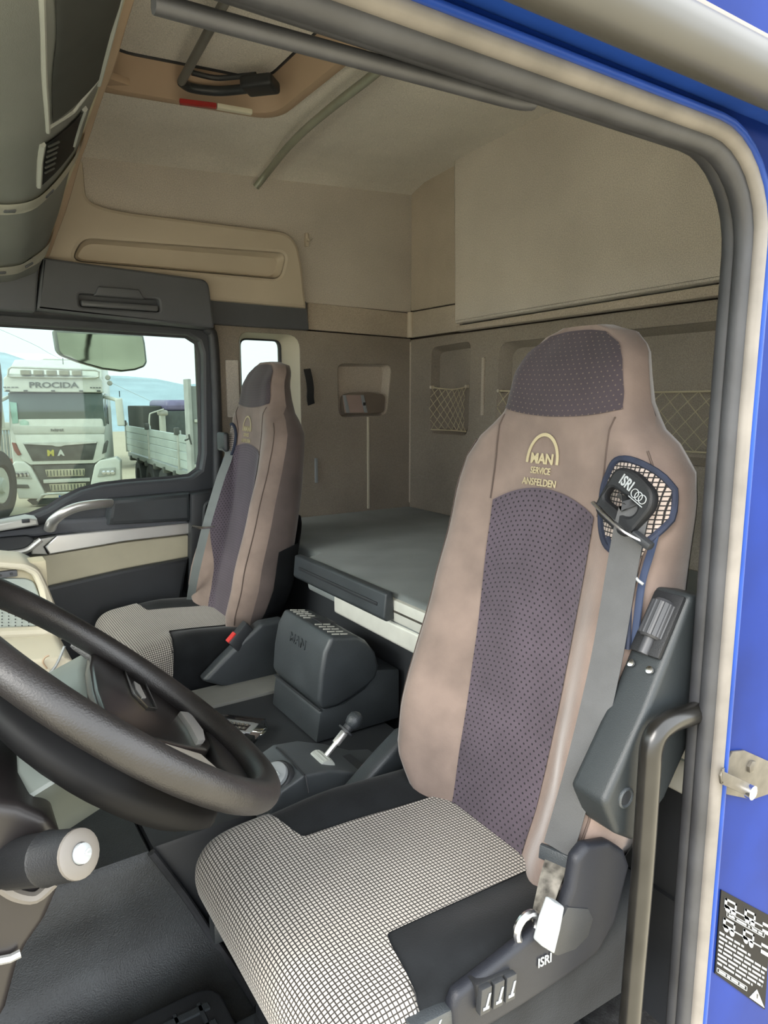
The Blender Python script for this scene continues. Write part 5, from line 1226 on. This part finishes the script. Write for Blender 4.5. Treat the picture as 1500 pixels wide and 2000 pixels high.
a = at(369, 857, Y=8.95); bm = B(); tube(bm, [a+V((-.06, 0, -.02)), a, a+V((.0, 0, .06)), a+V((.03, 0, -.08))], .012, 6); obj('latch_hook', bm, DK, gpz)
# corrugated fence on the left, each sheet a board
YF = G.y+5
fe = thing('sheet_fence', at(20, 915, Y=YF).to_tuple(), 'grey corrugated sheet fence with red base left of the white truck', 'fence')
x_a = at(-160, 840, Y=YF).x; x_b = at(60, 840, Y=YF).x; zt = at(20, 840, Y=YF).z; zm = at(20, 896, Y=YF).z; n = 34
for i in range(n):
    xa = x_a+(x_b-x_a)*i/n; xb = x_a+(x_b-x_a)*(i+.82)/n
    bm = B(); box(bm, xa, xb, YF-.03*(i % 2), YF+.05, zm, zt, .01, 1); obj('fence_sheet', bm, mat('grey_fence', '9aa09b', .6, var=.1, vs=2), fe)
bm = B(); box(bm, x_a, x_b, YF-.05, YF+.1, at(20, 918, Y=YF).z, zm, .01); obj('fence_base', bm, mat('red_brown_base', '8d5f55', .8, var=.2, vs=3), fe)
bm = B(); box(bm, x_a, x_b, YF-.06, YF+.12, zt, zt+.25, .03); obj('fence_cap', bm, WT, fe)
bm = B(); pl0 = at(20, 918, Y=YF-.5)
bpx = thing('board_stack', V((pl0.x, YF-.6, GZ)).to_tuple(), 'stack of pale boards on the ground by the sheet fence', 'boards')
bm.free(); zt_ = at(20, 917, Y=YF-1).z; nb = 6
for i in range(nb):
    z0 = GZ+(zt_-GZ)*i/nb; bm = B(); box(bm, at(-60, 917, Y=YF-1).x, at(48, 917, Y=YF-1).x, YF-1.2+.06*(i % 2), YF-.4, z0, z0+(zt_-GZ)/nb*.9, .01, 1); obj('board', bm, mat('pale_board', 'a9b0ac', .7, var=.1, vs=2), bpx)
# wheel of a parked vehicle at the left edge
wc = at(8, 948, Y=G.y-1.5); wh = thing('parked_trailer', V((wc.x, wc.y, GZ)).to_tuple(), 'dark wheel of a parked trailer at the left edge of the window', 'trailer')
rr = wc.z-GZ; wc.x -= .05
ax_ = V((.9, -.45, 0)).normalized()
bm = B(); lathe(bm, wc, ax_, [(-.3, rr*.6), (-.28, rr*.95), (-.2, rr), (0, rr), (.05, rr*.92), (.05, rr*.6), (-.02, rr*.5)], 28); obj('tyre', bm, TYRE, wh)
bm = B(); lathe(bm, wc-ax_*.02, ax_, [(0, rr*.55), (.03, rr*.5), (.02, rr*.25), (.10, rr*.2), (.11, rr*.05)], 20); obj('wheel_rim', bm, WT2, wh)
bm = B(); box(bm, wc.x-4, wc.x-.35, wc.y-.2, wc.y+2, GZ+.9, GZ+1.2, .03); obj('chassis', bm, DK, wh)
# hills
def ridge(name, dist, pts, m, label):
    bm = B(); top = [at(x, y, Y=dist) for x, y in pts]; xs_ = [p.x for p in top]
    def fn(i, j):
        x = xs_[0]+(xs_[-1]-xs_[0])*i
        for a, b in zip(top, top[1:]):
            if a.x <= x <= b.x+1e-6:
                t = (x-a.x)/(b.x-a.x); t = t*t*(3-2*t)*.6+.4*t; z = a.z+(b.z-a.z)*t; break
        else: z = top[-1].z
        z += dist*.0012*math.sin(x*37/dist)+dist*.0008*math.sin(x*91/dist+1)
        d = abs(j-.5)*2; h = (1-d**1.4)
        return V((x, dist+(j-.5)*dist*.7, GZ-64+(z-GZ+64)*h))
    grid(bm, fn, 80, 12); return struct(name, bm, m, label)
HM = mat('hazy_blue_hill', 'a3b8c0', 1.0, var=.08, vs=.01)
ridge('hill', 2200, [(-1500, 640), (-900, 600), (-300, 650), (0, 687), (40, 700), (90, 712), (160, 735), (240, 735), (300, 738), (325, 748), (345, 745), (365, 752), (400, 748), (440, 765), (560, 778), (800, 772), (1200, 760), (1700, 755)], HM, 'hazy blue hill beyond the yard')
bm = B(); tube(bm, [at(-100, 600, Y=G.y+30), at(60, 670, Y=G.y+30), at(120, 702, Y=G.y+30), at(330, 800, Y=G.y+30)], .014, 5, smooth=4); tag(obj('overhead_wire', bm, mat('thin_wire', 'b5bbbb', .8)), 'thin overhead wire crossing the sky behind the white truck', 'wire')

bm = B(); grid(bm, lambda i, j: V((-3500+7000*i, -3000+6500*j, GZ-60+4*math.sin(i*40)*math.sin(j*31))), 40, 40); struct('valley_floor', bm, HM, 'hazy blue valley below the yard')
